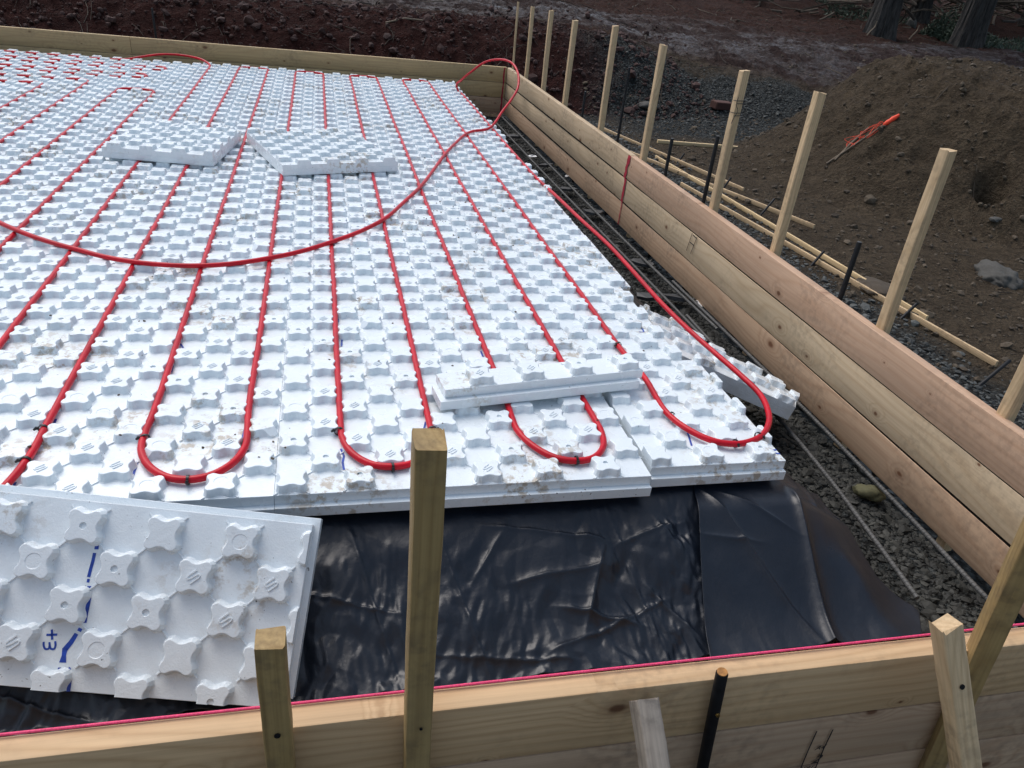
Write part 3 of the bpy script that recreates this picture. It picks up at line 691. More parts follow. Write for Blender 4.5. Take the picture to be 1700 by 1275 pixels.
CHIPS = [chipped('plain', [((.024, -.024, -.003), (.55, -.55, .63))]), chipped('disc', [((-.024, -.018, -.003), (-.5, -.5, .7)), ((.0, .030, -.004), (.1, .6, .78))]), chipped('plain', [((0.004, -.027, -.003), (.25, -.6, .76))])]
def panel(label, rect, ij0, par, loc=(0, 0, 0), rot=None, group=None, tongue=(0, -.015), offs=(0., 0.), name='foam_panel', in_view=None, gap=.0002, edge='foam', split=.026):
    """rect x0,x1,y0,y1 or a convex ccw polygon (metres, panel coordinates); knobs at ((i+.5)P+offs, jP+offs) where (i+j+par) is even"""
    poly = [(rect[0], rect[2]), (rect[1], rect[2]), (rect[1], rect[3]), (rect[0], rect[3])] if not isinstance(rect[0], tuple) else list(rect)
    x0, x1 = min(p[0] for p in poly), max(p[0] for p in poly); y0, y1 = min(p[1] for p in poly), max(p[1] for p in poly)
    root = empty(name, label, 'foam panel', loc, rot, group); g = gap; n = len(poly)
    zt, zm, zb_ = -KH, -KH-split, -KH-BT; cxm = sum(p[0] for p in poly)/n; cym = sum(p[1] for p in poly)/n
    ins = [(a-g*(1 if a > cxm else -1), b-g*(1 if b > cym else -1)) for a, b in poly]
    mb = MB(); tx, ty = tongue
    for (za, zb2, dx, dy) in ((zm-.0002, zt, 0, 0), (zb_, zm, tx, ty)):
        mb.add([(a+dx, b+dy, za) for a, b in ins]+[(a+dx, b+dy, zb2) for a, b in ins], [tuple(range(n-1, -1, -1)), tuple(range(n, 2*n))]+[(k, (k+1) % n, n+(k+1) % n, n+k) for k in range(n)])
    o = mb.build('base', M[edge], root)
    bv = o.modifiers.new('bevel', 'BEVEL'); bv.width = .0012; bv.segments = 2
    i0 = int(math.floor((x0-offs[0])/P))-1; i1 = int(math.ceil((x1-offs[0])/P))+1
    j0 = int(math.floor((y0-offs[1])/P))-1; j1 = int(math.ceil((y1-offs[1])/P))+1
    R_ = .0385
    for i in range(i0, i1):
        for j in range(j0, j1+1):
            if (i+j+par) % 2: continue
            cx, cy = (i+.5)*P+offs[0], j*P+offs[1]; dmin = 9.
            for k in range(n):
                (ax, ay), (bx, by) = poly[k], poly[(k+1) % n]; L = math.hypot(bx-ax, by-ay); dmin = min(dmin, ((bx-ax)*(cy-ay)-(by-ay)*(cx-ax))/L)
            if dmin < -.017: continue
            if in_view is not None and not in_view(cx, cy): continue
            k = kind_at(i, j)
            me = KM[k] if dmin > R_-.0006 else clipped_knob(k, cx, cy, poly)
            if me is None: continue
            if dmin > R_-.0006 and rng.random() < .03: me = rng.choice(CHIPS)
            ko = obj('knob', me, root, (cx, cy, rng.uniform(-.0006, .0003)))
    return root
# laid panels
def vis(x, y, z=0, m=220):
    d = np.array([x, y, z])-_C; q = _R.T @ d
    if q[2] > -.05: return False
    px, py = 850+_F*q[0]/-q[2], 637.5-_F*q[1]/-q[2]
    return -m < px < 1700+m and -m < py < 1275+m
xs = [-50, -38, -26, -14, -2, 10]
right_edge = [15.32, 14.62, 15.2, 15.15, 15.5, 15.1, 15.55, 15.3, 15.3, 15.3]
colname = ['right hand cut column', 'second column from the right', 'third column from the right', 'fourth column from the right', 'fifth column from the right', 'sixth column from the right']
PANELS = {}
for r in range(10):
    ya = (-1.5+8*r)*P; 
    for c, xa in enumerate(xs):
        yb = min((-1.5+8*(r+1)), 76.5 if xa > -20 else 75.5)*P
        xb = (xa+12)*P if xa < 10 else right_edge[r]*P
        x0 = xa*P
        if not any(vis(x0+(xb-x0)*u, ya+(yb-ya)*v, 0, 5) for u in np.linspace(0, 1, 7) for v in np.linspace(0, 1, 5)): continue
        ci = 5-c
        lab = 'white studded foam panel, %s row from the front, %s' % (ORD[r], colname[ci])
        if r == 0: lab = 'white studded foam panel on the front edge, %s' % colname[ci]
        if r == 9: lab = 'white studded foam panel at the back wall, %s' % colname[ci]
        j = rng.uniform
        lc, rt = (j(-.0003, .0003), j(-.0003, .0003), j(-.0009, .0006)), (j(-.0006, .0006), j(-.0006, .0006), j(-.0001, .0001))
        if (r, c) == (0, 5): yb -= .50*P; x0 += .012; lc = (.002, .44*P, -.002); rt = (0, 0, .004)   # set back and a little askew
        root = panel(lab, (x0, xb, ya, yb), None, 1, loc=lc, rot=rt, group='laid foam floor panels', tongue=(.0, -.015), in_view=(lambda a, b: vis(a, b)))
        PANELS[(r, ci)] = root
# the right front panel sits slightly lower and is pulled forward a little
# loose panel lying on the floor, left
panel('loose white foam panel lying on the floor at the left, square front edge', (0, 6.9*P, 0, 7.9*P), None, 0, loc=(-14.15*P, 34.06*P, .0755), rot=(0, 0, math.radians(-8.3)), group='loose foam panels', tongue=(0, 0), offs=(.02, .030))
panel('loose white foam panel cut through its knobs, lying in mid floor', (0, 8.1*P, 0, 9.3*P), None, 1, loc=(-2.9*P, 31.6*P, .0755), rot=(0, 0, math.radians(18)), group='loose foam panels', tongue=(0, 0), offs=(-.004, .018))
# narrow strip lying over the third loop
panel('narrow loose foam strip lying across the looped red pipe', (0, 8.0*P, 0, 1.2*P), None, 1, loc=(3.62*P, 2.68*P, .0755), rot=(0, math.radians(-.4), math.radians(8.0)), group='loose foam panels', tongue=(-.016, -.017), offs=(-.06*P, .54*P))
# panel leaning into the front trench
DP = empty_pose = (Vector((-.35978, -.25393, .00747)), (.81129, .0525, -.19838))
pd = panel('foam panel with blue marker line leaning into the front trench', (-6.5*P, 3.78*P, -4.06*P, .66*P), None, 0, loc=DP[0], rot=DP[1], group='loose foam panels', tongue=(.012, .015), offs=(-.5*P, 0), gap=0.)
def dpt(px, py, h=-KH+.0006):      # a point on the leaning panel, in its own coordinates
    Rm = np.array(Euler(DP[1]).to_matrix()); o = np.array(DP[0])+Rm[:, 2]*h; d = ray(px, py); t = np.dot(o-_C, Rm[:, 2])/np.dot(d, Rm[:, 2])
    return Rm.T @ (_C+t*d-np.array(DP[0]))
for pl, wd in (([(161, 905), (160, 912)], .006), ([(157, 918), (154, 932), (150, 946), (147, 958)], .0048), ([(147, 961), (146, 967)], .004), ([(148, 973), (147, 985), (146, 990)], .006),
               ([(148, 992), (145, 1008), (142, 1022), (140, 1034)], .0062), ([(134, 1043), (131, 1048)], .006), ([(127, 1052), (118, 1066), (108, 1078)], [.006, .007, .008]), ([(108, 1076), (106, 1088), (104, 1100)], [.008, .006, .010]), ([(96, 1110), (101, 1110)], .003), ([(104, 1110), (109, 1114), (117, 1109)], .004), ([(116, 1122), (115, 1134), (113, 1148)], .006)):
    stroke(pd, [dpt(*q) for q in pl], [q*1.3 for q in wd] if isinstance(wd, list) else wd*1.3, 'marker_line', M['blue'], (0, 0, 1))
# the written +3, turned a quarter clockwise
stroke(pd, [dpt(86, 1045), dpt(86.5, 1062)], .0042, 'marker_writing', M['blue'], (0, 0, 1))
stroke(pd, [dpt(77, 1054), dpt(95, 1053.5)], .0042, 'marker_writing', M['blue'], (0, 0, 1))
w3 = [(91.5, 1064.5), (92, 1072), (89.5, 1077.5), (84.5, 1077), (82.5, 1071), (82.0, 1066)]; w4 = [(82.5, 1070), (80.5, 1077), (75.5, 1077.5), (72.5, 1072), (72.5, 1065.5)]
for wl in (w3, w4): stroke(pd, smooth_path([dpt(*q) for q in wl], .002), .0038, 'marker_writing', M['blue'], (0, 0, 1))
# panel fallen into the right trench
EA, EB, ED, EE = (Vector(q) for q in ((1.118, .585, -.035), (1.535, .405, -.165), (1.200, 1.075, -.085), (1.640, .545, -.20)))
ex = (EB-EA).normalized(); ez = ex.cross(ED-EA).normalized(); ey = ez.cross(ex)
loc2 = lambda q: ((q-EA).dot(ex), (q-EA).dot(ey))
pe = panel('foam offcut tilted into the right hand trench', [(0., 0.), loc2(EB), loc2(EE), loc2(ED)], None, 1, group='loose foam panels', tongue=(0, 0), offs=(.012, .035), edge='cut')
pe.location = EA+ez*KH; frame(pe, ex, ez)
# blue marker strokes on laid panels
def mark(root, pts, wd=.0055, z=-KH+.0008):
    stroke(root, [tuple(onz(px, py, z)) for px, py in pts], wd, 'marker_line', M['blue'], (0, 0, 1))
for rt, pl in (((0, 0), [(1150, 730), (1154, 742), (1157, 752)]), ((0, 0), [(1264, 765), (1282, 762), (1300, 759)]), ((0, 0), [(1290, 763), (1306, 766)]), ((0, 1), [(566, 745), (571, 757), (569, 768), (571, 780)]), ((0, 1), [(707, 700), (704, 712), (703, 720)]), ((0, 2), [(26, 800), (20, 812), (14, 822)]), ((0, 2), [(229, 765), (224, 780), (219, 795)]),
               ((0, 2), [(407, 710), (404, 722), (403, 730)]), ((0, 1), [(568, 560), (567, 575)]), ((0, 1), [(685, 570), (690, 580)]), ((1, 1), [(562, 520), (561, 535)]), ((1, 1), [(556, 495), (559, 502)]), ((1, 0), [(1063, 540), (1069, 551), (1061, 551)]), ((0, 2), [(166, 742), (160, 758)]), ((0, 2), [(93, 695), (90, 703)]), ((1, 2), [(299, 570), (304, 577)]), ((1, 2), [(287, 605), (284, 618)]), ((0, 2), [(268, 650), (264, 662)]), ((0, 0), [(1000, 735), (1003, 741)]), ((0, 1), [(430, 555), (433, 548)]), ((0, 2), [(396, 762), (402, 752)]), ((1, 1), [(889, 530), (894, 540)]), ((0, 1), [(798, 583), (802, 592)])):
    if rt in PANELS: mark(PANELS[rt], pl)

r9 = np.random.default_rng(31)
cl = [(.55, 1.9, .13, .35, 130), (.62, 2.5, .12, .3, 60), (-.35, .9, .5, .5, 25), (-.22, .05, .05, .04, 10), (.25, .25, .4, .3, 20), (-.9, 2.0, .5, .7, 25), (.9, .35, .12, .2, 15)]
pc = np.concatenate([np.stack([r9.normal(a, c, n), r9.normal(b, d, n), np.full(n, -KH)], -1) for a, b, c, d, n in cl]); pc = pc[(pc[:, 0] < 1.1) & (pc[:, 1] > -.10)]
gi = np.floor(pc[:, 0]/P).astype(int); gj = np.round(pc[:, 1]/P).astype(int); pc[(gi+gj) % 2 == 1, 2] = 0.
stones('dirt_crumbs', pc, r9.lognormal(math.log(.0026), .5, len(pc)).clip(.0012, .0048), M['sandclod'], .7, .35, label='brown dirt crumbs dropped on the white foam', cat='dirt')
# ------------------------------------------------------------------ red pipes
RP = .0089; ZP = -.0082
def U(xa, xb, yt, s=1):      # U turn in the channels, pitch units; s=1 turns at the top
    return [(xa, yt-1.2*s), (xa+.12*(1 if xb > xa else -1), yt-.45*s), (xa+.75*(1 if xb > xa else -1), yt), (xb-.75*(1 if xb > xa else -1), yt), (xb-.12*(1 if xb > xa else -1), yt-.45*s), (xb, yt-1.2*s)]
def line(x, ya, yb, n=None):
    n = n or max(2, int(abs(yb-ya)/5)); return [(x+rng.uniform(-.02, .02), ya+(yb-ya)*k/n) for k in range(n+1)]
def to3(pl, z=ZP): return [(x*P, y*P, z) for x, y in pl]
path = []
path += [(-11.2*P, -5.6*P, -.16), (-10.3*P, -3.2*P, -.05)]+to3([(-9.55, -1.6), (-9.22, -.6), (-9.02, .8)])
path += to3(line(-9, 2.5, 74.2))+to3(U(-9, -6, 75.5)[1:])+to3(line(-6, 73, 3))
path += to3([(-6.05, 1.7), (-5.98, .8), (-5.55, -.1), (-4.95, -.62), (-4.45, -.74), (-3.9, -.62), (-3.3, -.05), (-2.98, .8), (-2.97, 1.8)])
path += to3(line(-3, 3, 74.2))+to3(U(-3, 0, 75.5)[1:])+to3(line(0, 73, 3))
path += to3([(0., 1.9), (.06, 1.0), (.35, .2), (.95, -.42), (1.53, -.56), (2.1, -.45), (2.7, .15), (2.97, .9), (3., 1.9)])
path += to3(line(3, 3, 74.2))+to3(U(3, 6, 75.5)[1:])+to3(line(6, 73, 3))
path += to3([(5.98, 2.0), (6.0, 1.2), (6.35, .2), (6.95, -.5), (7.58, -.7), (8.2, -.58), (8.75, .0), (9.0, .9), (9.02, 2.0)])
path += to3(line(9, 3, 74.2))+to3(U(9, 12, 75.5)[1:])+to3(line(12, 73, 7))
path += to3([(12.1, 4.6), (11.98, 1.9), (12.35, .8), (13.0, .05), (13.7, -.17), (14.5, .0), (15.1, .35)], -.006)+[(15.8*P, 1.15*P, -.004), (16.2*P, 2.0*P, -.003), (16.48*P, 3.1*P, -.003), (16.42*P, 4.6*P, -.003), (16.2*P, 6.6*P, -.003), (16.02*P, 8.3*P, -.003), (15.82*P, 11.5*P, -.002), (15.86*P, 16.5*P, -.002), (15.85*P, 20*P, -.002), (15.55*P, 25*P, -.003), (15.35*P, 30*P, -.006)]
path += to3([(15.1, 34.5), (15.02, 40), (15, 46), (15, 52), (15, 58), (15, 64), (15, 68.5), (14.9, 70.6)])
path += [(1.118, 5.37, .03), (1.135, 5.24, .10), (1.177, 5.1, .181), (1.271, 4.95, .293), (1.365, 4.8, .339), (1.42, 4.65, .337), (1.439, 4.5, .287), (1.413, 4.35, .21), (1.336, 4.2, .145), (1.242, 4.05, .083), (1.160, 3.9, .028)]
path += [(1.10, 3.80, .010), (1.04, 3.735, .009), (.975, 3.69, .009), (.911, 3.598, .009), (.80, 3.33, .009), (.686, 3.02, .009), (.565, 2.64, .0085), (.461, 2.32, .0085), (.345, 2.03, .0085), (.238, 1.779, .0085), (.125, 1.60, .0085), (-.002, 1.454, .0085), (-.12, 1.34, .0085), (-.244, 1.257, .0085), (-.35, 1.205, .0085), (-.444, 1.181, .0085), (-.55, 1.178, .0085), (-.664, 1.199, .0085), (-.775, 1.243, .0085), (-.882, 1.31, .0085), (-.97, 1.367, .0085), (-1.06, 1.435, .0085), (-1.21, 1.574, .0085), (-1.5, 1.9, .0085), (-1.9, 2.5, .0085)]
pipe = MB().tube(smooth_path(path, .012), RP, 12).build('red_pipe', M['red'], None, 60)
tag(pipe, 'continuous red heating pipe looping through the middle and right of the foam', 'pipe')
p2 = []
p2 += to3(line(-12, -6, 71.5))+[(-12*P, 73.2*P, -.006), (-12.25*P, 74.9*P, .004), (-13.2*P, 76.2*P, .022), (-15.1*P, 76.9*P, .034), (-17.2*P, 76.7*P, .032), (-19.2*P, 75.6*P, .012), (-20.6*P, 74.7*P, -.006)]
p2 += to3([(-22, 74.5), (-26, 74.5), (-32, 74.5), (-38, 74.5), (-46, 74.5)], -.0125)
pipe2 = MB().tube(smooth_path(p2, .015), RP, 12).build('red_pipe', M['red'], None, 60)
tag(pipe2, 'red pipe under the left loose panel that arcs over the back foam edge', 'pipe')
def hline(y, xa, xb): return to3([(xa+(xb-xa)*k/6, y) for k in range(7)], -.0125)
def Uh(x, ya, yb): return to3([(x-1.1, ya), (x-.4, ya-.12*(1 if ya > yb else -1)), (x, ya-.75*(1 if ya > yb else -1)), (x, yb+.75*(1 if ya > yb else -1)), (x-.4, yb+.12*(1 if ya > yb else -1)), (x-1.1, yb)])
p3 = hline(71.5, -46, -17.6)+Uh(-16, 71.5, 69.5)+hline(69.5, -17.6, -46)
MBp = MB().tube(smooth_path(p3, .02), RP, 10).build('red_pipe', M['red'], None, 60); tag(MBp, 'hairpin of red pipe running crosswise at the far left, farther one', 'pipe')
p4 = hline(66.5, -46, -18.6)+Uh(-17, 66.5, 64.5)+hline(64.5, -18.6, -46)
MBp = MB().tube(smooth_path(p4, .02), RP, 10).build('red_pipe', M['red'], None, 60); tag(MBp, 'hairpin of red pipe running crosswise at the far left, nearer one', 'pipe')
p5 = to3(line(-15, 2, 33.5))+to3([(-15.0, 36), (-14.95, 40)])+to3(line(-15, 44, 57.2))+to3(U(-15, -18, 58.5)[1:])+to3(line(-18, 56, 10))
MBp = MB().tube(smooth_path(p5, .02), RP, 10).build('red_pipe', M['red'], None, 60); tag(MBp, 'red hairpin pipe just left of the left loose panel', 'pipe')
p6 = to3(line(-21, 20, 59.0))+to3([(-21.1, 60.7), (-21.8, 61.5)])+hline(61.5, -23, -46)
MBp = MB().tube(smooth_path(p6, .02), RP, 10).build('red_pipe', M['red'], None, 60); tag(MBp, 'red pipe at the far left bending left into a crosswise run', 'pipe')
p7 = to3(line(-24, 26, 57.0))+to3([(-24.1, 57.9), (-24.8, 58.5)])+hline(58.5, -26, -46)
MBp = MB().tube(smooth_path(p7, .02), RP, 10).build('red_pipe', M['red'], None, 60); tag(MBp, 'outermost red pipe at the left edge bending left', 'pipe')
# cable ties on the long pipe
def cable_tie(c, t, tail=(0, -1, 0)):
    c = Vector(c); t = Vector(t).normalized(); a = t.cross(Vector((0, 0, 1))).normalized(); b = a.cross(t); R_ = RP+.0012
    mb = MB(); v = []; f = []; n = 16
    for k in range(n):
        th = 2*math.pi*k/n
        for (dr, dt) in ((0, -.003), (.0019, -.003), (.0019, .003), (0, .003)): v.append(c+a*(math.cos(th)*(R_+dr))+b*(math.sin(th)*(R_+dr))+t*dt)
    for k in range(n):
        for j in range(4): f.append((4*k+j, 4*k+(j+1) % 4, 4*((k+1) % n)+(j+1) % 4, 4*((k+1) % n)+j))
    mb.add(v, f); tl = Vector(tail).normalized(); q = c+tl*R_+Vector((0, 0, .004)); mb.tube([q, q+tl*.004+Vector((0, 0, .002)), q+tl*.010-Vector((0, 0, .002))], [.0042, .0042, .0024], 6)
    mb.build('cable_tie', M['tie'], pipe, 40)
for (px, py, tan, tail) in ((72, 712, (.1, 1, 0), (-1, -.4, 0)), (43, 765, (.15, 1, 0), (-1, -.4, 0)), (241, 728, (0, 1, 0), (-1, -.3, 0)), (312, 797, (1, 0, 0), (0, -1, 0)), (563, 716, (0, 1, 0), (-1, -.2, 0)), (652, 776, (1, .1, 0), (0, -1, 0)), (718, 714, (0, 1, 0), (1, -.2, 0)), (957, 764, (1, 0, 0), (0, -1, 0)),
                       (1114, 690, (.05, -1, 0), (-.6, -1, 0)), (1221, 736, (1, .05, 0), (0, -1, 0)), (1259, 724, (1, .5, 0), (.6, -1, 0)), (1026, 573, (0, 1, 0), (-1, -.6, 0)), (890, 292, (0, 1, 0), (-1, -.2, 0))):
    cable_tie(onz(px, py, ZP), tan, tail)

# ------------------------------------------------------------------ black plastic sheet
def crease(x, y, p0, p1, w, h):
    p0 = np.array(p0); p1 = np.array(p1); d = p1-p0; L = np.linalg.norm(d); d /= L; n = np.array([-d[1], d[0]])
    u = (x-p0[0])*d[0]+(y-p0[1])*d[1]; s = (x-p0[0])*n[0]+(y-p0[1])*n[1]
    return h*np.exp(-np.abs(s)/w)*sstep(-.06, .04, u)*(1-sstep(L-.04, L+.06, u))
_hv = np.random.default_rng(9).uniform(-1, 1, 1024)
def facet(x, y, f, seed=0.):       # linear interpolation over a skewed triangle grid: flat facets, sharp creases
    x = x*f+seed*1.7; y = y*f*.8660254+seed; q = (x+y)*.3660254; a = x+q; b = y+q; i = np.floor(a).astype(int); j = np.floor(b).astype(int); u = a-i; v = b-j
    h = lambda i, j: _hv[(_perm[(_perm[i & 511]+j) & 511]*2+int(seed)*7) & 1023]
    h00, h10, h01, h11 = h(i, j), h(i+1, j), h(i, j+1), h(i+1, j+1)
    return np.where(u > v, h00+(h10-h00)*u+(h11-h10)*v, h00+(h01-h00)*v+(h11-h01)*u)
def wrinkle(x, y, seed=0., amp=1.):
    wx = x+.07*fbm(x*2.5+seed, y*2.5, 2)+.02*perlin(x*11, y*11+seed); wy = y+.07*fbm(x*2.5+9, y*2.5+seed, 2)+.02*perlin(x*11+5, y*11)
    m = sstep(-.28, .22, fbm(x*2.1+3+seed, y*3.0+1, 2)); m2 = sstep(-.2, .25, fbm(x*3.3+8+seed, y*4.0+4, 2))
    z = .020*fbm(x*2.3+seed, y*3.6, 2)+.010*facet(wx, wy*1.2, 6.0, seed)+.0100*facet(wx+.3*wy, wy, 13., seed+1)*(.2+.8*m)+.0070*facet(wx-.4*wy, wy, 25., seed+2)*(.25+.75*m2)+.0034*facet(wx*1.3, wy*.8, 50., seed+3)*(.2+.8*m)
    return z*amp
def sheet(name, label, ulist, vlist, xy, zfun, cat='plastic sheet'):
    U_, V_ = np.meshgrid(ulist, vlist); X, Y = xy(U_, V_); Z = zfun(X, Y); ids = np.arange(X.size).reshape(X.shape)
    q = np.stack([ids[:-1, :-1], ids[:-1, 1:], ids[1:, 1:], ids[1:, :-1]], -1).reshape(-1, 4)
    o = obj(name, fast_mesh(name, np.stack([X, Y, Z], -1).reshape(-1, 3), q, M['poly'])); tag(o, label, cat)
    so = o.modifiers.new('thickness', 'SOLIDIFY'); so.thickness = .0006; so.offset = -1; return o
def z_main(X, Y):
    d = np.hypot(np.maximum(0, X-1.15), np.maximum(0, -.070-Y)); k = sstep(0.0, .14, d)
    z = -.0795-pad_drop(X, Y)+k*(wrinkle(X, Y)+.010)
    z = z+k*crease(X, Y, (.62, -.22), (.55, -.36), .012, .014)+k*crease(X, Y, (.50, -.33), (.66, -.37), .010, .012)+k*crease(X, Y, (.3, -.25), (.36, -.18), .008, .008)
    z = z+k*crease(X, Y, (.40, -.27), (.60, -.25), .010, .010)+k*crease(X, Y, (.72, -.30), (.80, -.40), .009, .010)
    for (a_, b_) in (((-.3, -.20), (.1, -.31)), ((.02, -.16), (.10, -.42)), ((.2, -.40), (.48, -.44)), ((.22, -.17), (.30, -.44)), ((.66, -.14), (.72, -.44)), ((.35, -.15), (.62, -.19)), ((.68, -.20), (.84, -.17)), ((-.9, -.3), (-.5, -.45)), ((.45, -.42), (.75, -.33))):
        z = z+k*crease(X, Y, a_, b_, .0055, .0065)
    return np.minimum(z, np.where((Y > -.13) & (X < 1.17), -.0770, 9.))
def xy_main(u, v):
    Yt = 0.-.47*v; xr = 1.385+.012*perlin(Yt*5, Yt*0)+.02*sstep(-.2, -.35, Yt); X = -1.3+u*(xr+1.3)
    return X, -(.465+.014*perlin(X*3, X*0+2)+.010*perlin(X*9, X*0+5))*v
sheet('plastic_sheet', 'crumpled black plastic sheet under the foam, hanging into the front trench', np.linspace(0, 1, 860), np.linspace(0, 1, 170), xy_main, z_main)
def xy_side(u, v):
    Y = .002+5.9*v; return 1.08+u*(.21+.04*perlin(Y*1.7, Y*0)+.03*perlin(Y*6, Y*0+3)), Y
sheet('plastic_sheet', 'narrow black plastic edge along the right side of the foam', np.linspace(0, 1, 34), np.linspace(0, 1, 520), xy_side, lambda X, Y: z_main(X, Y)+.001)
def z_flap(X, Y):
    z = -.0795-pad_drop(X, Y)+.030*sstep(-.07, -.17, Y)+(wrinkle(X*.8+5, Y*.8, 2., .35)+.004)*sstep(-.08, -.2, Y)
    z = z+crease(X, Y, (1.19, -.10), (1.13, -.52), .014, .022)+crease(X, Y, (.93, -.10), (1.10, -.46), .009, .009)+crease(X, Y, (1.0, -.12), (1.13, -.22), .007, .007)+crease(X, Y, (.90, -.22), (1.02, -.24), .007, .007)
    z = z+crease(X, Y, (.885, -.12), (.80, -.50), .015, .012)+.02*np.exp(-((X-1.30)/.05)**2-((Y+.36)/.10)**2)
    return np.minimum(z, -.0770)
def xy_flap(u, v):
    Yt = -.05-.45*v; xl = .905+.25*(Yt+.10); xr = 1.37+.10*np.clip(-.25-Yt, 0, 1)+.5*np.clip(-.33-Yt, 0, .09)-.9*np.clip(-.44-Yt, 0, 1)
    X = xl+u*(xr-xl); yb = -.498+.07*(X-.80)-.10*np.clip(X-1.0, 0, .3)+.008*perlin(X*11, X*0); yt = -.05+.25*np.clip(X-1.2, 0, 1)
    return X, yt+(yb-yt)*v
sheet('plastic_sheet', 'smoother black plastic flap lapped over the corner of the sheet', np.linspace(0, 1, 220), np.linspace(0, 1, 170), xy_flap, z_flap)

# ------------------------------------------------------------------ rebar and bits in the trench
def rebar(label, pts, r=.0072):
    root = empty('rebar', label, 'rebar', pts[0], None, 'rebar in the right trench'); o0 = Vector(pts[0])
    pth = smooth_path([tuple(Vector(p)-o0) for p in pts], .05)
    MB().tube(pth, r, 10).build('bar', M['rebar'], root, 60)
    # ribs: short slanted rings all along the bar
    dense = smooth_path([tuple(Vector(p)-o0) for p in pts], .0125); mb = MB()
    for k in range(1, len(dense)-1):
        t = Vector(dense[k+1]-dense[k-1]).normalized(); c = Vector(dense[k]); a = t.cross(Vector((0, 0, 1))).normalized(); b = a.cross(t); n = 7; v = []; f = []
        for j in range(n):
            th = math.pi*(j/(n-1)); s = t*(.004*(j/(n-1)-.5))
            for dr, dt in ((0., -.0016), (.0011, 0.), (0., .0016)): v.append(c+a*math.cos(th)*(r+dr)+b*math.sin(th)*(r+dr)+t*dt+s)
        for j in range(n-1):
            for m in range(2): f.append((3*j+m, 3*j+3+m, 3*j+4+m, 3*j+1+m))
        mb.add(v, f)
    mb.build('ribs', M['rebar'], root)['kind'] = 'stuff'
    return root
rebar('long grey rebar running down the trench next to the right form wall', [(1.625, 5.7, -.268), (1.632, 4.2, -.27), (1.634, 3.2, -.272), (1.64, 2.2, -.27), (1.662, 1.22, -.268)])
rebar('near grey rebar beside the right form wall, ending at the splintered stake', [(1.672, 1.75, -.262), (1.684, 1.2, -.265), (1.690, .5, -.268), (1.682, 0., -.27), (1.668, -.43, -.272), (1.66, -.70, -.274)])
rebar('far grey rebar close to the foam edge', [(1.53, 5.6, -.285), (1.535, 4, -.282), (1.540, 3., -.275), (1.547, 2., -.27), (1.556, 1.1, -.27)])
rebar('near grey rebar that ends under the corner of the black plastic', [(1.570, 1.35, -.262), (1.553, .55, -.266), (1.530, .12, -.27), (1.503, -.14, -.276), (1.480, -.36, -.283)])
def slab(label, px, py, L, Wd, yaw, z=-.293):
    q = onz(px, py, z); r = random.Random(px); n = 7; root_v = []; f = []
    prof = [((L*(.5+.12*r.uniform(-1, 1)))*math.cos(2*math.pi*k/n), (Wd*(.5+.15*r.uniform(-1, 1)))*math.sin(2*math.pi*k/n)) for k in range(n)]
    v = [(x, y, 0) for x, y in prof]+[(x*.97, y*.97, .016+r.uniform(-.003, .003)) for x, y in prof]
    f = [tuple(range(n-1, -1, -1)), tuple(range(n, 2*n))]+[(k, (k+1) % n, n+(k+1) % n, n+k) for k in range(n)]
    o = obj('slate_shard', mkmesh('slate_shard', v, f, M['slate']), None, (q[0], q[1], z), (r.uniform(-.12, .12), r.uniform(-.12, .12), yaw)); tag(o, label, 'stone', 'flat stones under the rebar')
for a in (('flat dark stone under the rebar, farthest from the camera', 854, 228, .16, .07, .2), ('flat dark stone under the rebar, second from the far corner', 905, 276, .15, .06, .5), ('flat dark stone under the rebar level with the far tie on the pipe', 944, 316, .14, .09, .3), ('square dark stone under the rebar below the red paint joint', 984, 354, .13, .10, .1), ('pointed flat stone between the rebars, above the dirty foam edge', 1067, 439, .16, .07, -.5), ('pale edged flat stone between rebars beside the white scrap', 1127, 497, .16, .07, -.4), ('flat stone half hidden behind the red pipe near the tilted offcut', 1078, 494, .13, .07, -.2)): slab(*a)
def rock(label, p, r, mat, sc=(1, .8, .6), seed=0, cat='rock', name='rock', sub=3):
    bm = bmesh.new(); bmesh.ops.create_icosphere(bm, subdivisions=sub, radius=1)
    for v in bm.verts:
        c = np.array(v.co[:]); n = float(fbm(np.array([c[0]*1.3+seed*3+c[2]]), np.array([c[1]*1.3+c[2]*.8]), 3)[0]); f = float(np.round(c.max()*3)/3)
        n2 = float(fbm(np.array([c[0]*5+seed+c[2]*2]), np.array([c[1]*5-c[2]*3]), 3)[0]); v.co = Vector(c*(1+.35*n+.18*n2))
        v.co = Vector((v.co.x*sc[0]*r, v.co.y*sc[1]*r, v.co.z*sc[2]*r))
    me = bpy.data.meshes.new(name); bm.to_mesh(me); bm.free(); me.materials.append(mat); me.polygons.foreach_set('use_smooth', [sub > 2]*len(me.polygons))
    o = obj(name, me, None, (p[0], p[1], p[2]+r*sc[2]*.35), (0, 0, seed*1.3)); tag(o, label, cat); return o
q = onz(1440, 820, -.305); rock('yellow green mossy stone between the two near rebars', q, .038, M['mossrock'], (1.3, .8, .55), 2)
for i, (px, py, lab) in enumerate(((884, 260, 'white scrap in the trench beside the far rebar'), (941, 293, 'tiny white scrap against the far form boards'), (1160, 505, 'white scrap between the rebar and the form wall'))):
    q = onz(px, py, -.30); s = (.035, .016, .032)[i]; mb = MB(); mb.add([(-s, -s*.5, 0), (s, -s*.35, .004), (s*.8, s*.4, .009), (0, s*.15, .014), (-s*.9, s*.5, .004)], [(0, 1, 2, 3), (0, 3, 4)])
    o = mb.build('paper_scrap', M['paper'], None, None, (q[0], q[1], -.31+.01), (0, 0, .6*i)); tag(o, lab, 'scrap'); so = o.modifiers.new('thickness', 'SOLIDIFY'); so.thickness = .002

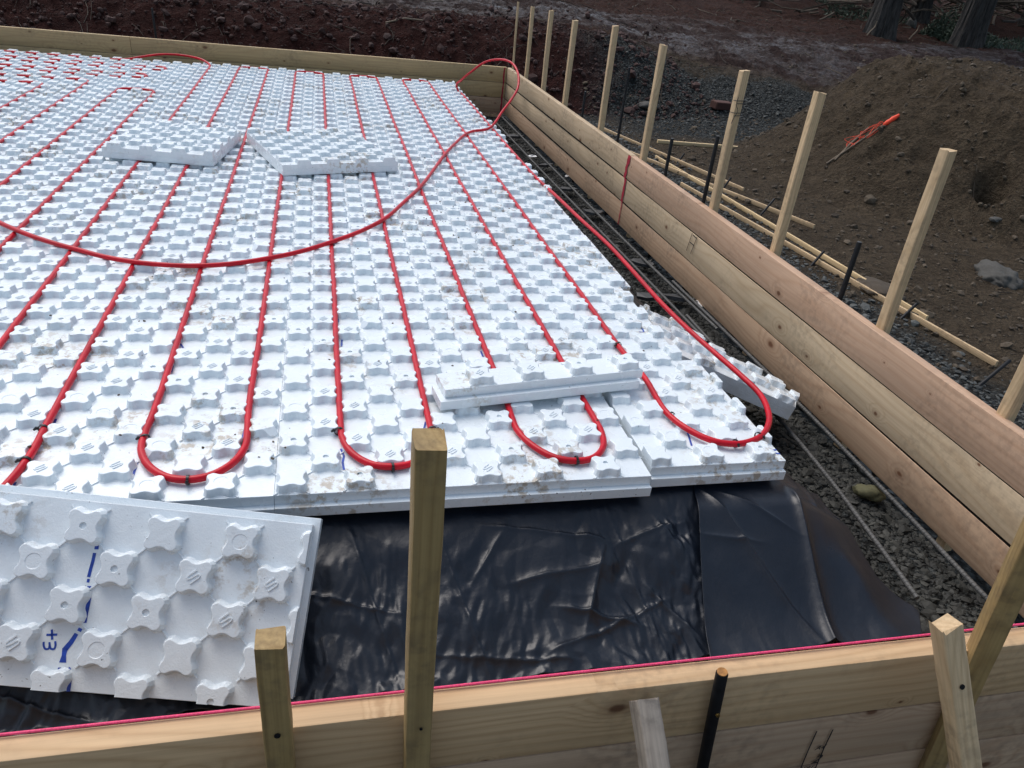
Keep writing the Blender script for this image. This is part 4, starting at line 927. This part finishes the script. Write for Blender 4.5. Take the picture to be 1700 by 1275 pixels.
# ------------------------------------------------------------------ braces and short pegs outside the right wall
def strip(label, a, b, ht=.030, th=.015, z=-.355, lift=0.):
    a = np.array([*a, z]); b = np.array([*b, z+lift]); L = float(np.linalg.norm(b-a)); v, f = lumber(L, th, ht, seed=int(L*100), ease=.0015, bow=.004)
    root = empty('brace_strip', label, 'wood strip', tuple(a), None, 'thin wood strips outside the right form wall')
    o = obj('strip', mkmesh('strip', v, f, M['wood_yellow' if 'pale' in label else 'wood_stake'], 35), root); frame(o, b-a, (0, 0, 1)); return root
def g2(px, py, z=-.345): q = onz(px, py, z); return (q[0], q[1])
def ext(a, b, k): return (a[0]-(b[0]-a[0])*k, a[1]-(b[1]-a[1])*k)
S1 = (g2(1060, 241), g2(1233, 316)); S2 = (g2(1110, 281), g2(1350, 378)); S3 = (g2(1182, 318), g2(1536, 530)); S4 = (g2(1240, 370), g2(1652, 606))
for lab, (a, b), k in (('thin wood strip outside the right wall, farthest of the four long ones', S1, .45), ('thin wood strip outside the right wall, second from the far end', S2, .35), ('thin pale wood strip outside the right wall, third from the far end', S3, .45), ('thin wood strip outside the right wall, nearest to the camera', S4, .45)): strip(lab, ext(a, b, k), b)
strip('single pale wood strip lying crosswise at the gravel heap', g2(1092, 236), g2(1248, 249), ht=.03, th=.03)
PG = [((1061, 238), (1069, 226)), ((1123.5, 272), (1136, 255)), ((1197.6, 317), (1213.5, 295)), ((1256, 365), (1286, 330)), ((1346, 442), (1368, 417)), ((1495, 530), (1522, 504)), ((1626, 640), (1677, 598))]
for i, (b, t_) in enumerate(PG):
    B = onz(*b, -.36); T = ony(*t_, B[1]+.03); d = T-B
    rod('ground_peg', '%s short black steel peg counted from the far corner, leaning outside the right wall' % ORD[i], 'steel peg', B-d*.6, T, .008, M['steel'], 'short black pegs outside the right form wall')

# ------------------------------------------------------------------ things on the soil heap and bank
G = on_ground
a, b = G(1371, 275), G(1489, 196); d = b-a; up = np.array([0, 0, .018])
st = empty('string_stick', 'thin stick with orange string wound on its end on the soil heap', 'stick', tuple(a))
n = 14; MB().tube([tuple(d*u+up+np.array([0, 0, max(0., float(height(*(a+d*u)[:2]))-(a+d*u)[2]) if u < .98 else 0])*0) for u in np.linspace(-.0, 1, n)], .0075, 8).build('stick', M['paletwig'], st, 60)
MB().tube([tuple(d*u+up+np.array([0, 0, .0])) for u in (.80, .82, .86, .90, .94, .97, 1.02)], [.009, .016, .020, .017, .021, .016, .011], 12).build('wound_string', M['orange'], st, 60)
r = random.Random(5); pl = []
for k in range(30):
    u = .45+.38*(k/30)+r.uniform(-.06, .06); q = a+d*u; off = np.array([r.uniform(-.10, .02), r.uniform(-.02, .12), 0]); g = q+off; g[2] = float(height(g[0], g[1]))+r.uniform(.01, .05); pl.append(tuple(g-a))
MB().tube(smooth_path(pl, .02), .0013, 5).build('tangled_string', M['orange'], st)
a2 = G(1385, 268); b2 = G(1438, 219); o0 = tuple(a2)
o = MB().tube([(0, 0, .012), tuple((b2-a2)*.5+np.array([0, 0, .03])), tuple((b2-a2)*1.05+np.array([0, 0, .02]))], .008, 8).build('stick', M['paletwig'], None, 60, o0); tag(o, 'bare brown stick beside the orange string stick', 'stick')
q = G(1655, 462); q[2] -= .03; rock('large grey boulder at the foot of the soil heap', q, .14, M['rock'], (1.25, .8, .55), 1, sub=4)
q = G(1443, 334); rock('small angular brown rock on the lower soil heap', q, .045, M['sandclod'], (1, .8, .8), 4, sub=2)
q = G(1652, 366); rock('flat pale stone under the dark hole in the heap', q, .05, M['rock'], (1.2, .6, .4), 5, sub=2)
q = G(1459, 484); rock('dark half buried stone behind the nearest steel rod', q, .13, M['sandclod'], (1.3, .8, .24), 6, sub=4)
q = G(1075, 178); rock('pale stone at the foot of the red bank', q, .09, M['rock'], (1.3, .8, .5), 7)
q = G(1197, 178); bm = MB(); bm.box(-.13, .13, -.06, .06, 0, .085)
o = bm.build('brick', M['brick'], None, None, (q[0], q[1], q[2]-.02), (.08, .05, .25)); bv = o.modifiers.new('bevel', 'BEVEL'); bv.width = .012; bv.segments = 2; tag(o, 'dark red block lying on the gravel heap', 'brick')
a, b = G(640, 41), G(702, 37); a = np.array(a); b = np.array(b); m_ = (a+b)/2+np.array([0, 0, .03])
o = MB().tube([tuple(np.zeros(3)+np.array([0, 0, .02])), tuple(m_-a+np.array([0, 0, .02])), tuple(b-a+np.array([0, 0, .02]))], [.008, .011, .007], 8).build('stick', M['paletwig'], None, 60, tuple(a)); tag(o, 'pale bent stick lying on top of the red bank', 'stick')
B = ony(263, 40, 6.35); rod('steel_stake', 'thin dark steel rod standing behind the back form wall', 'steel stake', (B[0], 6.25, -.5), (B[0]-.02, 6.25, .34), .009, M['steel'])
# twigs and roots scattered over bank and plateau
r = random.Random(11); mb = MB()
def twig(x, y, L, rad, mb):
    a = r.uniform(0, 6.28); z = float(height(x, y)); pts = []
    for k in range(4):
        u = k/3; xx = x+math.cos(a+.6*(u-.5)*r.uniform(-1, 1))*L*(u-.5); yy = y+math.sin(a)*L*(u-.5); pts.append((xx, yy, float(height(xx, yy))+rad+r.uniform(0, .05)*L*1.5))
    mb.tube(pts, [rad, rad*.9, rad*.8, rad*.4], 5)
for k in range(190): twig(r.uniform(-4, 4.3), r.uniform(6.7, 8.4), r.uniform(.05, .35), r.uniform(.0015, .005), mb)
for k in range(240): twig(r.uniform(-1, 15), r.uniform(8, 15), r.uniform(.1, .6), r.uniform(.003, .009), mb)
for k in range(60): twig(r.uniform(2.8, 6.5), r.uniform(1, 6.5), r.uniform(.04, .22), r.uniform(.0015, .004), mb)
o = mb.build('twig_litter', M['twig']); tag(o, 'twigs and roots littering the bank and muddy ground', 'twigs', None, 'stuff')
r2 = random.Random(3)
for (px, py, lab) in ((1445, 60, 'pale forked root stub in front of the left tree trunk'), (1515, 66, 'pale curved root stub between the two tree trunks')):
    q = np.array(G(px, py)); pl = [(-.1, 0, -.02), (-.03, 0, .09), (.05, .02, .17), (.06, .02, .27)]
    o = MB().tube(smooth_path(pl, .05), .012, 6).build('root_stub', M['paletwig'], None, 60, tuple(q)); tag(o, lab, 'root')

# ------------------------------------------------------------------ trees, bush, brush behind the mud
def tree(label, px, py, Y, dia, ht, lean, seed):
    q = ony(px, py, Y); z = float(height(q[0], q[1])); r = random.Random(seed)
    root = empty('conifer_tree', label, 'tree', (q[0], q[1], z-.1), None, 'trees beyond the mud')
    n, kseg = 84, 60; v = []; f = []
    for i in range(kseg+1):
        u = i/kseg; h = ht*u; rad = dia/2*(1-.72*u)*(1+.38*math.exp(-h/.35)); cx = lean[0]*h; cy = lean[1]*h
        for j in range(n):
            a = 2*math.pi*j/n; fl = 1+.10*math.sin(5*a+seed+.15*h)+.05*math.sin(13*a+3*seed+1.1*h)+.05*abs(math.sin(14*a+.9*math.sin(1.7*h)+seed))+.03*math.sin(37*a+2.2*h)+.16*math.exp(-h/.3)*math.sin(4*a+seed)
            v.append((cx+rad*fl*math.cos(a), cy+rad*fl*math.sin(a), h))
    for i in range(kseg):
        for j in range(n): f.append((i*n+j, i*n+(j+1) % n, (i+1)*n+(j+1) % n, (i+1)*n+j))
    obj('trunk', mkmesh('trunk', v, f, M['bark'], 60), root)
    # drooping limbs carrying needle sprays
    lm = MB(); cv = []; cf = []
    for k in range(58):
        h = ht*(.34+.64*k/58); a = r.uniform(0, 6.28); L = (1-h/ht)*3.6+.6; L *= r.uniform(.7, 1.1); c = np.array([lean[0]*h, lean[1]*h, h]); dirv = np.array([math.cos(a), math.sin(a), 0])
        pts = [c+dirv*L*u+np.array([0, 0, -.35*L*u*u+.08*L*u]) for u in (0, .35, .7, 1.)]; lm.tube([tuple(p) for p in pts], [.045, .03, .018, .006], 5)
        for s in range(26):
            u = r.uniform(.15, 1.); p = c+dirv*L*u+np.array([0, 0, -.35*L*u*u+.08*L*u]); b = a+r.choice((-1, 1))*r.uniform(.5, 1.3); ll = r.uniform(.25, .6)*(1.2-u*.6); e = np.array([math.cos(b), math.sin(b), -.35]); w_ = np.array([-e[1], e[0], .1])*ll*.22
            m0 = len(cv); cv += [tuple(p-w_*.3), tuple(p+w_*.3), tuple(p+e*ll*.6+w_), tuple(p+e*ll), tuple(p+e*ll*.6-w_)]; cf += [(m0, m0+1, m0+2, m0+3), (m0, m0+3, m0+4)]
    lm.build('limbs', M['bark'], root); obj('crown', mkmesh('crown', cv, cf, M['needles']), root)
tree('broad grey trunk of the left tree beyond the mud', 1463, 45, 13., .46, 13, (.02, .01), 1)
tree('broad grey trunk of the right tree beside the green bush', 1608, 62, 13., .50, 14, (.02, 0.), 2)
tree('dark trunk behind the gap between the two near trees', 1524, 34, 15.5, .34, 12, (.0, .01), 3)
tree('dark trunk at the upper right corner of the picture', 1712, 40, 16., .45, 13, (.01, .0), 4)
def leafy(name, label, c, rad, n, mat, ll, cat, kind=None, flatten=.7, seed=1):
    r = random.Random(seed); cv = []; cf = []
    for k in range(n):
        a = r.uniform(0, 6.28); u = r.random()**.5; ph = r.random(); x_ = c[0]+rad*u*math.cos(a)*(.75+.3*math.sin(3*a+seed)); y_ = c[1]+rad*u*math.sin(a); z_ = float(height(x_, y_))+rad*flatten*(1-u*u)*ph*(.7+.5*math.sin(5*a+seed))
        p = np.array([x_, y_, z_]); e = np.array([r.uniform(-1, 1), r.uniform(-1, 1), r.uniform(-.1, 1.)]); e /= np.linalg.norm(e); s = np.cross(e, [r.uniform(-1, 1), r.uniform(-1, 1), .3]); s /= np.linalg.norm(s)+1e-6; L = ll*r.uniform(.5, 1.3)
        m0 = len(cv); cv += [tuple(p), tuple(p+e*L*.5+s*L*.16), tuple(p+e*L), tuple(p+e*L*.5-s*L*.16)]; cf += [(m0, m0+1, m0+2, m0+3)]
    o = obj(name, mkmesh(name, cv, cf, mat)); return tag(o, label, cat, None, kind)
q = G(1573, 66); leafy('bush', 'rounded grey green bush beside the right tree trunk', q, .55, 3200, M['leaf'], .10, 'bush', flatten=1.1)
q = G(1655, 76); leafy('ground_cover', 'low green plants right of the right tree trunk', q, 1.4, 2600, M['leaf'], .09, 'plants', 'stuff', .12, 2)
q = G(1420, 28); leafy('ground_cover', 'low green plants left of the left tree trunk', q, 1.2, 1200, M['leaf'], .09, 'plants', 'stuff', .12, 3)
# brush heap between and behind the trees
r = random.Random(21); bh = MB(); cc = ony(1545, 25, 16.5); hx, hy = cc[0], cc[1]
for k in range(520):
    x_ = hx+r.gauss(0, 2.6); y_ = hy+r.gauss(0, 1.0); hh = max(.1, 1.7-.28*abs(x_-hx)); z_ = float(height(x_, y_))+r.random()*hh; L = r.uniform(.4, 1.8); a = r.uniform(0, 6.28); e = r.uniform(-.5, .7)
    d_ = Vector((math.cos(a)*math.cos(e), math.sin(a)*math.cos(e), math.sin(e)))*L; p0 = Vector((x_, y_, z_)); bh.tube([p0, p0+d_*.5+Vector((r.uniform(-.1, .1), r.uniform(-.1, .1), r.uniform(-.1, .1))), p0+d_], [r.uniform(.008, .035)]*3, 5)
o = bh.build('brush_heap', M['twig']); tag(o, 'heap of branches and roots behind the trees', 'brush heap', None, 'stuff')
rock('pale grey stone between the tree trunks', G(1512, 44), .15, M['rock'], (.8, .6, .9), 9, sub=2)

bpy.context.view_layer.update()
